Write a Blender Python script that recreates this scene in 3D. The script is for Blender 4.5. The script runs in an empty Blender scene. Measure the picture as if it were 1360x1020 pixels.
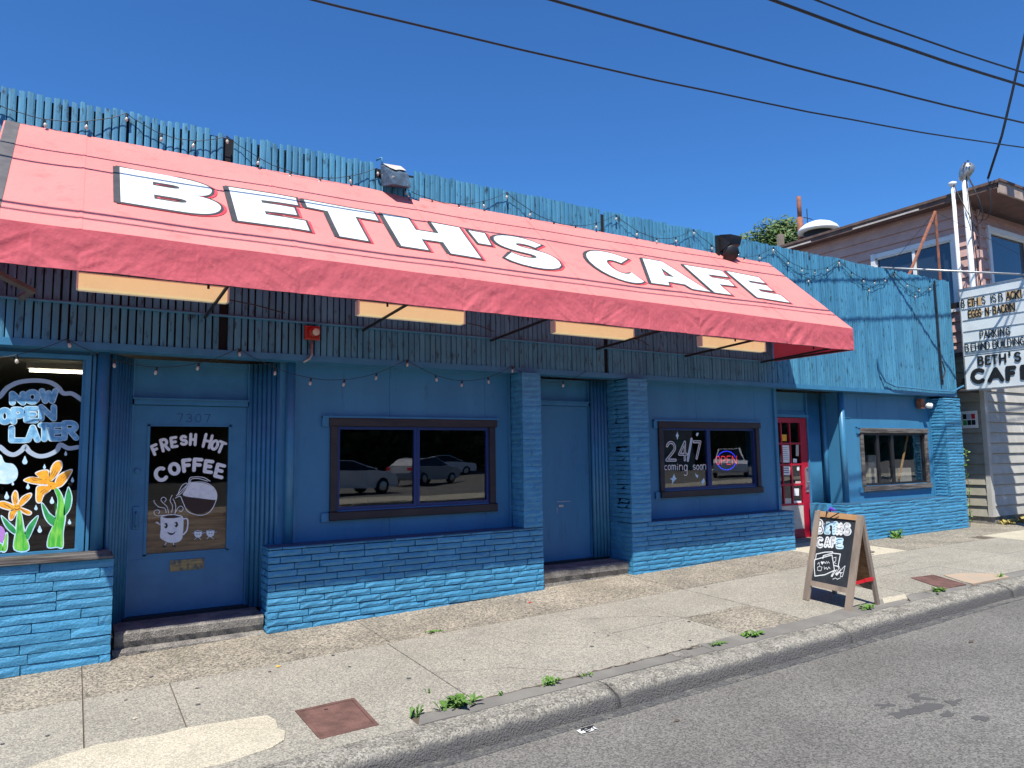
import bpy, bmesh, math, random
from mathutils import Vector, Matrix, noise
random.seed(7)
R=math.radians
sc=bpy.context.scene
col=sc.collection
# ---------------------------------------------------------------- camera, sky, sun, exposure
cam_d=bpy.data.cameras.new('camera'); cam=bpy.data.objects.new('camera',cam_d); col.objects.link(cam); sc.camera=cam
cam_d.sensor_width=36; cam_d.sensor_fit='HORIZONTAL'; cam_d.lens=36*955.86/1360; cam_d.clip_end=2000; cam_d.clip_start=.05
_p,_y,_r=R(5.59210811),R(31.22682895),R(-0.77324006)
fw=Vector((math.sin(_y)*math.cos(_p),math.cos(_y)*math.cos(_p),math.sin(_p)))
r0=Vector((math.cos(_y),-math.sin(_y),0)); u0=r0.cross(fw)
rt=r0*math.cos(_r)+u0*math.sin(_r); up=-r0*math.sin(_r)+u0*math.cos(_r)
M=Matrix((rt,up,-fw)).transposed().to_4x4(); M.translation=Vector((0,-7.6,1.75)); cam.matrix_world=M
SUN=Vector((-.80,-1,2.1)).normalized()
world=bpy.data.worlds.new('World'); sc.world=world; world.use_nodes=True
nt=world.node_tree; bg=nt.nodes['Background']; sky=nt.nodes.new('ShaderNodeTexSky')
sky.sky_type='NISHITA'; sky.sun_disc=False; sky.sun_elevation=math.asin(SUN.z); sky.sun_rotation=math.atan2(SUN.x,SUN.y)
sky.altitude=0; sky.air_density=1.0; sky.dust_density=0.0; sky.ozone_density=4.0
tint=nt.nodes.new('ShaderNodeMix'); tint.data_type='RGBA'; tint.blend_type='MULTIPLY'; tint.inputs[0].default_value=1; tint.inputs[7].default_value=(.42,.84,1.28,1)   # polarised deep summer blue
nt.links.new(sky.outputs[0],tint.inputs[6]); nt.links.new(tint.outputs[2],bg.inputs[0]); bg.inputs[1].default_value=.09
sun_d=bpy.data.lights.new('sun','SUN'); sun_d.energy=5.0; sun_d.angle=R(.53); sun_d.color=(1,.95,.87)
sun=bpy.data.objects.new('sun',sun_d); col.objects.link(sun); sun.rotation_euler=SUN.to_track_quat('Z','Y').to_euler(); sun.location=(0,-20,30)
sc.view_settings.view_transform='Standard'; sc.view_settings.look='None'; sc.view_settings.gamma=1; sc.view_settings.exposure=.55
sc.cycles.transparent_max_bounces=16; sc.cycles.max_bounces=8

# ---------------------------------------------------------------- helpers
WM={}
def wm(p): return WM.get(p.name,Matrix.Identity(4)) if p else Matrix.Identity(4)
def thing(name,label,cat,loc=(0,0,0),group=None,kind=None):
    o=bpy.data.objects.new(name,None); col.objects.link(o); o.location=loc; o.empty_display_size=.2
    WM[o.name]=Matrix.Translation(loc)
    if label:o['label']=label
    if cat:o['category']=cat
    if group:o['group']=group
    if kind:o['kind']=kind
    return o
def link(o,parent=None,m=None):
    col.objects.link(o)
    if m is not None:o.matrix_basis=m
    if parent is not None:
        o.parent=parent; o.matrix_parent_inverse=wm(parent).inverted()
    WM[o.name]=m if m is not None else Matrix.Identity(4)
    return o
def mk(name,v,f,mat=None,parent=None,smooth=False,m=None):
    me=bpy.data.meshes.new(name); me.from_pydata([tuple(a) for a in v],[],f); me.update()
    if mat:me.materials.append(mat)
    if smooth:
        for p in me.polygons:p.use_smooth=True
    return link(bpy.data.objects.new(name,me),parent,m)
def tag(o,label=None,cat=None,group=None,kind=None):
    for k,v in (('label',label),('category',cat),('group',group),('kind',kind)):
        if v:o[k]=v
    return o
class MB:
    def __init__(s): s.v=[];s.f=[]
    def add(s,v,f):
        n=len(s.v); s.v+=[tuple(a) for a in v]; s.f+=[tuple(n+i for i in q) for q in f]; return s
    def box(s,x0,x1,y0,y1,z0,z1):
        return s.add([(x0,y0,z0),(x1,y0,z0),(x1,y1,z0),(x0,y1,z0),(x0,y0,z1),(x1,y0,z1),(x1,y1,z1),(x0,y1,z1)],
            [(0,3,2,1),(4,5,6,7),(0,1,5,4),(1,2,6,5),(2,3,7,6),(3,0,4,7)])
    def bev(s,x0,x1,y0,y1,z0,z1,b=.006):   # box with chamfered front (-y) edges
        return s.add([(x0,y1,z0),(x1,y1,z0),(x1,y1,z1),(x0,y1,z1),(x0,y0+b,z0),(x1,y0+b,z0),(x1,y0+b,z1),(x0,y0+b,z1),(x0+b,y0,z0+b),(x1-b,y0,z0+b),(x1-b,y0,z1-b),(x0+b,y0,z1-b)],
            [(0,3,2,1),(0,1,5,4),(1,2,6,5),(2,3,7,6),(3,0,4,7),(4,5,9,8),(5,6,10,9),(6,7,11,10),(7,4,8,11),(8,9,10,11)])
    def tube(s,pts,r,n=8,cap=True):
        P=[Vector(p) for p in pts]; rs=r if isinstance(r,(list,tuple)) else [r]*len(P)
        rings=[];prev=None
        for i,p in enumerate(P):
            d=(P[min(i+1,len(P)-1)]-P[max(i-1,0)]).normalized()
            if prev is None: a=d.orthogonal().normalized()
            else:
                a=(prev-d*prev.dot(d)); a=a.normalized() if a.length>1e-6 else d.orthogonal().normalized()
            prev=a;b=d.cross(a)
            rings.append([p+(a*math.cos(t)+b*math.sin(t))*rs[i] for t in [2*math.pi*k/n for k in range(n)]])
        base=[v for rg in rings for v in rg]; f=[]
        for i in range(len(P)-1):
            for k in range(n):
                k2=(k+1)%n; f.append((i*n+k,i*n+k2,(i+1)*n+k2,(i+1)*n+k))
        if cap: f+= [tuple(range(n-1,-1,-1)),tuple((len(P)-1)*n+k for k in range(n))]
        return s.add(base,f)
    def lathe(s,prof,c,axis=(0,0,1),n=16):
        ax=Vector(axis).normalized(); a=ax.orthogonal().normalized(); b=ax.cross(a); c=Vector(c); base=[];f=[]
        for r,h in prof:
            base+=[c+ax*h+(a*math.cos(t)+b*math.sin(t))*r for t in [2*math.pi*k/n for k in range(n)]]
        for i in range(len(prof)-1):
            for k in range(n):
                k2=(k+1)%n; f.append((i*n+k,i*n+k2,(i+1)*n+k2,(i+1)*n+k))
        f+=[tuple(range(n-1,-1,-1)),tuple((len(prof)-1)*n+k for k in range(n))]
        return s.add(base,f)
    def prism(s,poly,fn,t):   # poly in 2D, fn(u,v,w)->point, thickness t
        n=len(poly); v=[fn(a,b,0) for a,b in poly]+[fn(a,b,t) for a,b in poly]
        return s.add(v,[tuple(range(n)),tuple(range(2*n-1,n-1,-1))]+[(i,n+i,n+(i+1)%n,(i+1)%n) for i in range(n)])
    def build(s,name,mat,parent=None,smooth=False): return mk(name,s.v,s.f,mat,parent,smooth)
    def each(s,name,mat,parent=None,per=8,perf=6,smooth=False):   # every box its own object
        o=None
        for k in range(len(s.v)//per):
            o=mk(name,s.v[k*per:(k+1)*per],[tuple(i-k*per for i in q) for q in s.f[k*perf:(k+1)*perf]],mat,parent,smooth)
        return o
def cube_between(mb,p,q,w,h):  # bar from p to q
    p=Vector(p);q=Vector(q);d=(q-p).normalized(); u=Vector((0,0,1)); a=d.cross(u)
    a=a.normalized() if a.length>1e-3 else Vector((1,0,0)); b=a.cross(d)
    v=[e+a*sx*w/2+b*sz*h/2 for e in (p,q) for sx,sz in((-1,-1),(1,-1),(1,1),(-1,1))]
    mb.add(v,[(0,1,2,3),(7,6,5,4),(0,4,5,1),(1,5,6,2),(2,6,7,3),(3,7,4,0)])
def frame(O,U,V):
    O=Vector(O);U=Vector(U).normalized();V=Vector(V).normalized();N=U.cross(V)
    return lambda a,b,c=0:O+U*a+V*b+N*c
# ---------------------------------------------------------------- materials
def nd(nt,t,**k):
    n=nt.nodes.new(t)
    for a,b in k.items():
        if a in n.inputs: n.inputs[a].default_value=b
        else: setattr(n,a,b)
    return n
def lin(c):
    if isinstance(c,str):
        c=[int(c[i:i+2],16)/255 for i in (0,2,4)]; c=[x/12.92 if x<.04045 else ((x+.055)/1.055)**2.4 for x in c]
    return (*c[:3],1)
def mat(name,c,rough=.6,c2=None,ns=4,stretch=(1,1,1),contrast=(.4,.6),bump=0,bs=40,bd=.01,metal=0,spec=.5,rnd=0,c3=None,ns3=60,t3=(.6,.7),emit=None,es=1,vor=None,bstretch=(1,1,1)):
    m=bpy.data.materials.new(name); m.use_nodes=True; t=m.node_tree; b=t.nodes['Principled BSDF']; L=t.links.new
    b.inputs['Roughness'].default_value=rough; b.inputs['Metallic'].default_value=metal; b.inputs['Specular IOR Level'].default_value=spec
    geo=t.nodes.new('ShaderNodeNewGeometry')
    def mapped(st):
        mp=t.nodes.new('ShaderNodeMapping'); mp.inputs['Scale'].default_value=st; L(geo.outputs['Position'],mp.inputs[0]); return mp.outputs[0]
    colr=None
    def ramp(src,lo,hi):
        r=t.nodes.new('ShaderNodeMapRange'); r.inputs[1].default_value=lo; r.inputs[2].default_value=hi; L(src,r.inputs[0]); return r.outputs[0]
    def mix(fac,a,bb):
        x=t.nodes.new('ShaderNodeMix'); x.data_type='RGBA'; L(fac,x.inputs[0])
        for s,i in((a,6),(bb,7)):
            if isinstance(s,tuple):x.inputs[i].default_value=s
            else:L(s,x.inputs[i])
        return x.outputs[2]
    cur=lin(c)
    if c2 is not None:
        n=nd(t,'ShaderNodeTexNoise',Scale=ns,Detail=6.,Roughness=.6); L(mapped(stretch),n.inputs['Vector'])
        cur=mix(ramp(n.outputs[0],*contrast),cur,lin(c2))
    if vor:
        vs,va,vb=vor
        n=nd(t,'ShaderNodeTexVoronoi',Scale=vs); L(geo.outputs['Position'],n.inputs['Vector'])
        sp=t.nodes.new('ShaderNodeSeparateColor'); L(n.outputs['Color'],sp.inputs[0])
        w=mix(sp.outputs[0],lin(va),lin(vb)); x=t.nodes.new('ShaderNodeMix'); x.data_type='RGBA'; x.blend_type='MULTIPLY'; x.inputs[0].default_value=1
        if isinstance(cur,tuple):x.inputs[6].default_value=cur
        else:L(cur,x.inputs[6])
        L(w,x.inputs[7]); cur=x.outputs[2]; vdist=n.outputs['Distance']
    if c3 is not None:
        n=nd(t,'ShaderNodeTexNoise',Scale=ns3,Detail=4.,Roughness=.65); L(mapped(stretch),n.inputs['Vector'])
        cur=mix(ramp(n.outputs[0],*t3),cur,lin(c3))
    if rnd:
        oi=t.nodes.new('ShaderNodeObjectInfo'); hs=t.nodes.new('ShaderNodeHueSaturation')
        r=t.nodes.new('ShaderNodeMapRange'); r.inputs[3].default_value=1-rnd; r.inputs[4].default_value=1+rnd*.6; L(oi.outputs['Random'],r.inputs[0]); L(r.outputs[0],hs.inputs['Value'])
        if isinstance(cur,tuple):hs.inputs['Color'].default_value=cur
        else:L(cur,hs.inputs['Color'])
        cur=hs.outputs[0]
    if isinstance(cur,tuple): b.inputs['Base Color'].default_value=cur
    else: L(cur,b.inputs['Base Color'])
    if bump:
        n=nd(t,'ShaderNodeTexNoise',Scale=bs,Detail=5.,Roughness=.6); L(mapped(bstretch),n.inputs['Vector'])
        bp=nd(t,'ShaderNodeBump',Strength=bump,Distance=bd); L(n.outputs[0],bp.inputs['Height']); o=bp
        if vor:
            bp2=nd(t,'ShaderNodeBump',Strength=min(1,bump),Distance=.004,invert=True); L(vdist,bp2.inputs['Height']); L(bp.outputs[0],bp2.inputs['Normal']); o=bp2
        L(o.outputs[0],b.inputs['Normal'])
    if emit is not None:
        b.inputs['Emission Color'].default_value=lin(emit); b.inputs['Emission Strength'].default_value=es
    return m
BL=(.036,.170,.315); BL2=(.045,.20,.355); 
m_panel=mat('blue_panel_paint',BL,.5,BL2,1.6,(1.6,1,.35),contrast=(.38,.62),bump=.3,bs=45,bd=.004,c3=(.030,.115,.20),ns3=5,t3=(.60,.74))
m_brick=mat('blue_brick_paint',(.048,.235,.41),.45,(.062,.275,.46),7,bump=.9,bs=48,bd=.010,rnd=.12,c3=(.10,.28,.45),ns3=35,t3=(.68,.78))
m_mortar=mat('blue_joint_paint',(.020,.085,.165),.7,bump=.5,bs=60)
m_batten=mat('blue_batten_paint',(.046,.205,.345),.6,(.064,.25,.395),6,(1,1,.3),bump=.5,bs=90,bd=.004,rnd=.16,c3=(.015,.05,.08),ns3=20,t3=(.56,.68),bstretch=(1,1,.15))
m_dark=mat('dark_gap',(.006,.008,.012),.9)
m_trimblue=mat('blue_trim_paint',BL,.4,BL2,5,bump=.2,bs=50,bd=.003)
m_navy=mat('navy_sash_paint',(.012,.03,.14),.35,bump=.1,bs=40)
m_brown=mat('dark_brown_trim',(.017,.013,.017),.6,(.032,.024,.024),6,(.3,1,1),bump=.4,bs=50,bd=.003)
m_brown2=mat('weathered_trim',(.05,.04,.036),.75,(.14,.13,.12),9,(.3,1,3),bump=.5,bs=50,bd=.004)
m_conc=mat('sidewalk_concrete',(.315,.30,.255),.9,(.255,.243,.205),1.1,contrast=(.35,.7),bump=.5,bs=160,bd=.006,vor=(105,(.55,.55,.55),(1.38,1.34,1.26)),rnd=.10,c3=(.21,.20,.17),ns3=2.6,t3=(.58,.80))
m_agg=mat('exposed_aggregate',(.30,.275,.225),.9,(.20,.185,.15),1.6,contrast=(.35,.65),bump=.8,bs=90,bd=.01,vor=(70,(.38,.37,.35),(1.6,1.56,1.48)),rnd=.08)
m_pale=mat('pale_patch_concrete',(.50,.46,.365),.9,(.40,.37,.29),2.5,contrast=(.3,.7),vor=(110,(.72,.72,.7),(1.25,1.22,1.15)),bump=.5,bs=120,bd=.005,c3=(.35,.32,.26),ns3=120,t3=(.63,.7))
m_under=mat('joint_dirt',(.10,.075,.055),.95,bump=.5,bs=90)
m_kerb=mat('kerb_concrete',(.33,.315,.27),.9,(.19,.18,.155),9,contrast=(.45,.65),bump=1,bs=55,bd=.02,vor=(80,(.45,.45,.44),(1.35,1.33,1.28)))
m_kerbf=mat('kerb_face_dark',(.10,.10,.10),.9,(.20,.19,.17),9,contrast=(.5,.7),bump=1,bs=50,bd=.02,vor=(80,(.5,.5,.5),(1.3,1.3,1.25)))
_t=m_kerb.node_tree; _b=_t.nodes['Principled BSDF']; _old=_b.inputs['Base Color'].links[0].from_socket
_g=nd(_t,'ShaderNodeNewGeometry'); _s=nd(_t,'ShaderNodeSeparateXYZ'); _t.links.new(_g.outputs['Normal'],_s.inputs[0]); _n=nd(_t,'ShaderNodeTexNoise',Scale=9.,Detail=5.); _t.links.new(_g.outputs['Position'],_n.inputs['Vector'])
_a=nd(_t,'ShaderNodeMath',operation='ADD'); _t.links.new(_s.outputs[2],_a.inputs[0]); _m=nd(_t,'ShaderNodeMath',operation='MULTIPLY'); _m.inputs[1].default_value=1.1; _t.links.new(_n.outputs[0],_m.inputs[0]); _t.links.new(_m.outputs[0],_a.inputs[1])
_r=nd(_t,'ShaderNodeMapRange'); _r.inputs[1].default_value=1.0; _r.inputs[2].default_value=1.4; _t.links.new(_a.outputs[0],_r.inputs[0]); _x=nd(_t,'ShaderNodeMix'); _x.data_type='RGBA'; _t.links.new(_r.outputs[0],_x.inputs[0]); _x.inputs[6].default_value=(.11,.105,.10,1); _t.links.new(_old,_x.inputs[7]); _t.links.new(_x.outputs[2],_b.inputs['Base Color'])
m_asph=mat('asphalt',(.125,.119,.108),.85,(.172,.165,.15),.7,contrast=(.35,.68),bump=.6,bs=140,bd=.006,vor=(95,(.5,.5,.5),(1.45,1.45,1.4)),c3=(.28,.27,.25),ns3=170,t3=(.67,.72))
m_infill=mat('asphalt_infill',(.16,.152,.135),.9,(.20,.19,.165),3,bump=.6,bs=110,bd=.006)
m_stain=mat('oil_stain',(.088,.085,.08),.7)
m_step=mat('step_concrete',(.27,.25,.22),.9,(.16,.15,.14),5,bump=.9,bs=70,bd=.012,vor=(110,(.6,.6,.6),(1.2,1.2,1.15)))
m_rustplate=mat('rusty_iron',(.20,.105,.085),.75,(.13,.07,.055),7,bump=.4,bs=80,bd=.003,metal=.3)
m_rust=mat('rust_red_iron',(.30,.10,.05),.8,(.16,.07,.045),9,bump=.3,bs=60)
m_slate=mat('peeling_slate_blue',(.06,.11,.17),.6,(.035,.06,.09),14,contrast=(.4,.6),c3=(.30,.27,.22),ns3=18,t3=(.62,.66))
m_black=mat('black_plastic',(.012,.012,.014),.5)
m_steel=mat('galvanised_steel',(.42,.44,.45),.45,(.3,.31,.32),6,metal=.7,bump=.1)
m_white=mat('white_paint',(.74,.75,.73),.6,(.62,.62,.60),5,contrast=(.5,.75),bump=.25,bs=70,bd=.002)
m_wletter=mat('sign_letter_white',(.62,.66,.65),.8,(.53,.57,.56),4,contrast=(.5,.75),bump=.15,bs=90,bd=.002,c3=(.40,.42,.43),ns3=26,t3=(.70,.75))
m_kletter=mat('sign_letter_black',(.03,.032,.04),.8,(.05,.05,.055),6)
m_rletter=mat('sign_letter_shadow_red',(.62,.035,.06),.8,(.7,.07,.09),6)
m_strap=mat('grey_canvas_strip',(.085,.08,.085),.85,(.11,.105,.105),8)
m_red=mat('red_door_paint',(.42,.008,.03),.4,(.36,.008,.028),4,bump=.1)
m_offw=mat('offwhite_panel',(.55,.50,.44),.7,(.45,.40,.35),5)
m_sign=mat('sign_white_acrylic',(.68,.73,.72),.35,(.62,.66,.66),3)
m_tile=mat('yellowed_letter_tile',(.56,.38,.19),.5)
m_blackink=mat('black_ink',(.01,.01,.01),.5)
m_chalk=mat('chalk_white',(.72,.74,.74),.9); m_pwhite=mat('window_paint_white',(.86,.87,.86),.7,(.74,.76,.77),30,contrast=(.45,.65))
m_board=mat('blackboard',(.018,.022,.028),.6,(.03,.035,.04),6)
m_wood=mat('weathered_wood',(.30,.235,.18),.8,(.20,.16,.125),9,(1,1,.2),bump=.4,bs=60,bd=.003,bstretch=(1,1,.1))
m_woodn=mat('orange_new_wood',(.52,.30,.14),.7,(.40,.22,.10),7,(1,.3,1),bump=.3,bs=60)
m_woodp=mat('brown_wood_panel',(.50,.27,.12),.5,(.26,.12,.05),11,(.35,1,3.5),contrast=(.35,.65),bump=.1)
m_purple=mat('purple_ribbon',(.10,.01,.35),.5)
m_redc=mat('red_strap',(.55,.01,.02),.4)
m_alarm=mat('alarm_red',(.30,.02,.01),.4)
m_brass=mat('old_brass',(.36,.27,.12),.5,(.10,.12,.12),20,metal=.5)
m_leaf=mat('weed_leaf',(.075,.17,.022),.6,(.11,.23,.03),20,rnd=.2)
m_tleaf=mat('tree_leaf',(.055,.105,.02),.6,(.085,.14,.03),1.2,contrast=(.4,.6))
m_tleaf2=mat('dark_tree_leaf',(.03,.06,.018),.7,(.05,.085,.025),1.)
m_bark=mat('bark',(.09,.07,.05),.9,bump=.6,bs=20)
m_pink=mat('pink_lap_siding',(.50,.31,.265),.8,(.56,.36,.31),3,(1,1,2),bump=.3,bs=50,bd=.004,rnd=.08,c3=(.32,.2,.18),ns3=10,t3=(.64,.74))
m_olive=mat('olive_lap_siding',(.27,.26,.20),.8,(.33,.31,.25),3,bump=.3,bs=50,bd=.004,rnd=.07,c3=(.40,.38,.31),ns3=3.2,t3=(.64,.66))
m_greyw=mat('grey_white_lap_siding',(.36,.35,.31),.8,(.42,.41,.37),3,bump=.3,bs=50,bd=.004,rnd=.07,c3=(.58,.57,.54),ns3=3,t3=(.62,.66))
m_roofb=mat('brown_eave_board',(.10,.06,.05),.8,(.15,.10,.08),6,bump=.3)
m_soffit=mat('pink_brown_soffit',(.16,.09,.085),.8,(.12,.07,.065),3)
m_fbeige=mat('beige_fascia',(.42,.34,.28),.8,(.30,.22,.18),4,bump=.3)
m_gravelroof=mat('roofing',(.12,.115,.11),.9,(.18,.17,.16),4,bump=.5)
m_int=mat('interior_wall',(.10,.085,.07),.8,(.07,.06,.05),2)
m_intc=mat('interior_ceiling',(.40,.38,.33),.9)
m_tyre=mat('tyre_rubber',(.012,.012,.012),.8); m_rim=mat('alloy_rim',(.5,.5,.52),.3,metal=.8)
m_cglass=mat('car_glass',(.01,.012,.015),.08)
def m_car(n,c): return mat(n,c,.3,spec=.6)
m_cwhite=m_car('car_silver_white',(.78,.79,.80)); m_csil=m_car('car_grey',(.38,.39,.41)); m_cdark=m_car('car_dark',(.03,.032,.04))
m_lens=mat('warm_lit_lens',(.75,.60,.36),.6,(.66,.50,.28),7,contrast=(.45,.7),c3=(.12,.09,.05),ns3=75,t3=(.68,.73),emit=(1,.72,.36),es=.36)
m_tube=mat('fluorescent_tube',(.9,.9,.8),.5,emit=(1,.93,.75),es=12)
m_bulb=mat('bulb_glass',(.48,.46,.40),.12,spec=.8)
m_filament=mat('bulb_glow',(.95,.9,.8),.3,emit=(1,.85,.6),es=.5)
m_nred=mat('neon_red',(.5,.02,.03),.4,emit=(1,.05,.07),es=.9); m_nblue=mat('neon_blue',(.02,.02,.5),.4,emit=(.03,.04,1),es=1.0)
m_pblue=mat('paint_sky_blue',(.10,.32,.56),.7,(.24,.52,.74),18,contrast=(.42,.6)); m_pgrey=mat('paint_grey_blue',(.36,.46,.56),.7)
m_porange=mat('paint_orange',(.80,.33,.015),.7,(.85,.46,.03),25,contrast=(.42,.6),c3=(.55,.16,.01),ns3=50,t3=(.6,.68))
m_pgreen=mat('paint_green',(.05,.42,.04),.7,(.22,.62,.08),16,(2,1,.4),contrast=(.42,.6)); m_pgreen2=mat('paint_deep_green',(.01,.24,.06),.7,(.03,.34,.08),16)
m_ppurple=mat('paint_purple',(.45,.22,.6),.7); m_ppale=mat('paint_pale_blue',(.42,.66,.80),.7,(.62,.80,.88),14,contrast=(.42,.6))
m_pbrown=mat('paint_coffee_brown',(.035,.012,.008),.5)
def m_glass(ior=2.0):
    m=bpy.data.materials.new('window_glass'); m.use_nodes=True; t=m.node_tree; t.nodes.remove(t.nodes['Principled BSDF']); L=t.links.new
    tr=nd(t,'ShaderNodeBsdfTransparent'); tr.inputs[0].default_value=(.84,.86,.85,1); gl=nd(t,'ShaderNodeBsdfGlossy'); gl.inputs['Roughness'].default_value=.0; gl.inputs[0].default_value=(1,1,1,1)
    fr=nd(t,'ShaderNodeFresnel'); fr.inputs['IOR'].default_value=ior; mx=nd(t,'ShaderNodeMixShader')
    ns=nd(t,'ShaderNodeTexNoise',Scale=1.6,Detail=1.); bp=nd(t,'ShaderNodeBump',Strength=.35,Distance=.004); g=nd(t,'ShaderNodeNewGeometry')
    L(g.outputs['Position'],ns.inputs['Vector']); L(ns.outputs[0],bp.inputs['Height']); L(bp.outputs[0],gl.inputs['Normal'])
    bf=nd(t,'ShaderNodeMath',operation='SUBTRACT'); bf.inputs[0].default_value=1; L(g.outputs['Backfacing'],bf.inputs[1]); mu=nd(t,'ShaderNodeMath',operation='MULTIPLY'); L(fr.outputs[0],mu.inputs[0]); L(bf.outputs[0],mu.inputs[1]); L(mu.outputs[0],mx.inputs[0]); L(tr.outputs[0],mx.inputs[1]); L(gl.outputs[0],mx.inputs[2]); L(mx.outputs[0],t.nodes['Material Output'].inputs[0]); return m
m_dglass=m_glass(1.5); m_glass=m_glass()
def canvas(name,c,c2,tr):
    m=mat(name,c,.85,c2,1.1,(1,1,1),contrast=(.35,.7),bump=.45,bs=7,bd=.03,spec=.2,c3=tuple(x*.80 for x in c2),ns3=4.5,t3=(.56,.74),bstretch=(1,1,1)); t=m.node_tree; b=t.nodes['Principled BSDF']; L=t.links.new
    tl=nd(t,'ShaderNodeBsdfTranslucent'); mx=nd(t,'ShaderNodeMixShader'); mx.inputs[0].default_value=tr; tl.inputs[0].default_value=lin((1,.05,.12))
    L(b.outputs[0],mx.inputs[1]); L(tl.outputs[0],mx.inputs[2]); L(mx.outputs[0],t.nodes['Material Output'].inputs[0]); return m
m_canopy=canvas('faded_pink_canvas',(.88,.325,.295),(.84,.285,.265),.28)
m_valance=canvas('rose_valance_canvas',(.70,.145,.175),(.74,.175,.20),.20)
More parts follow.
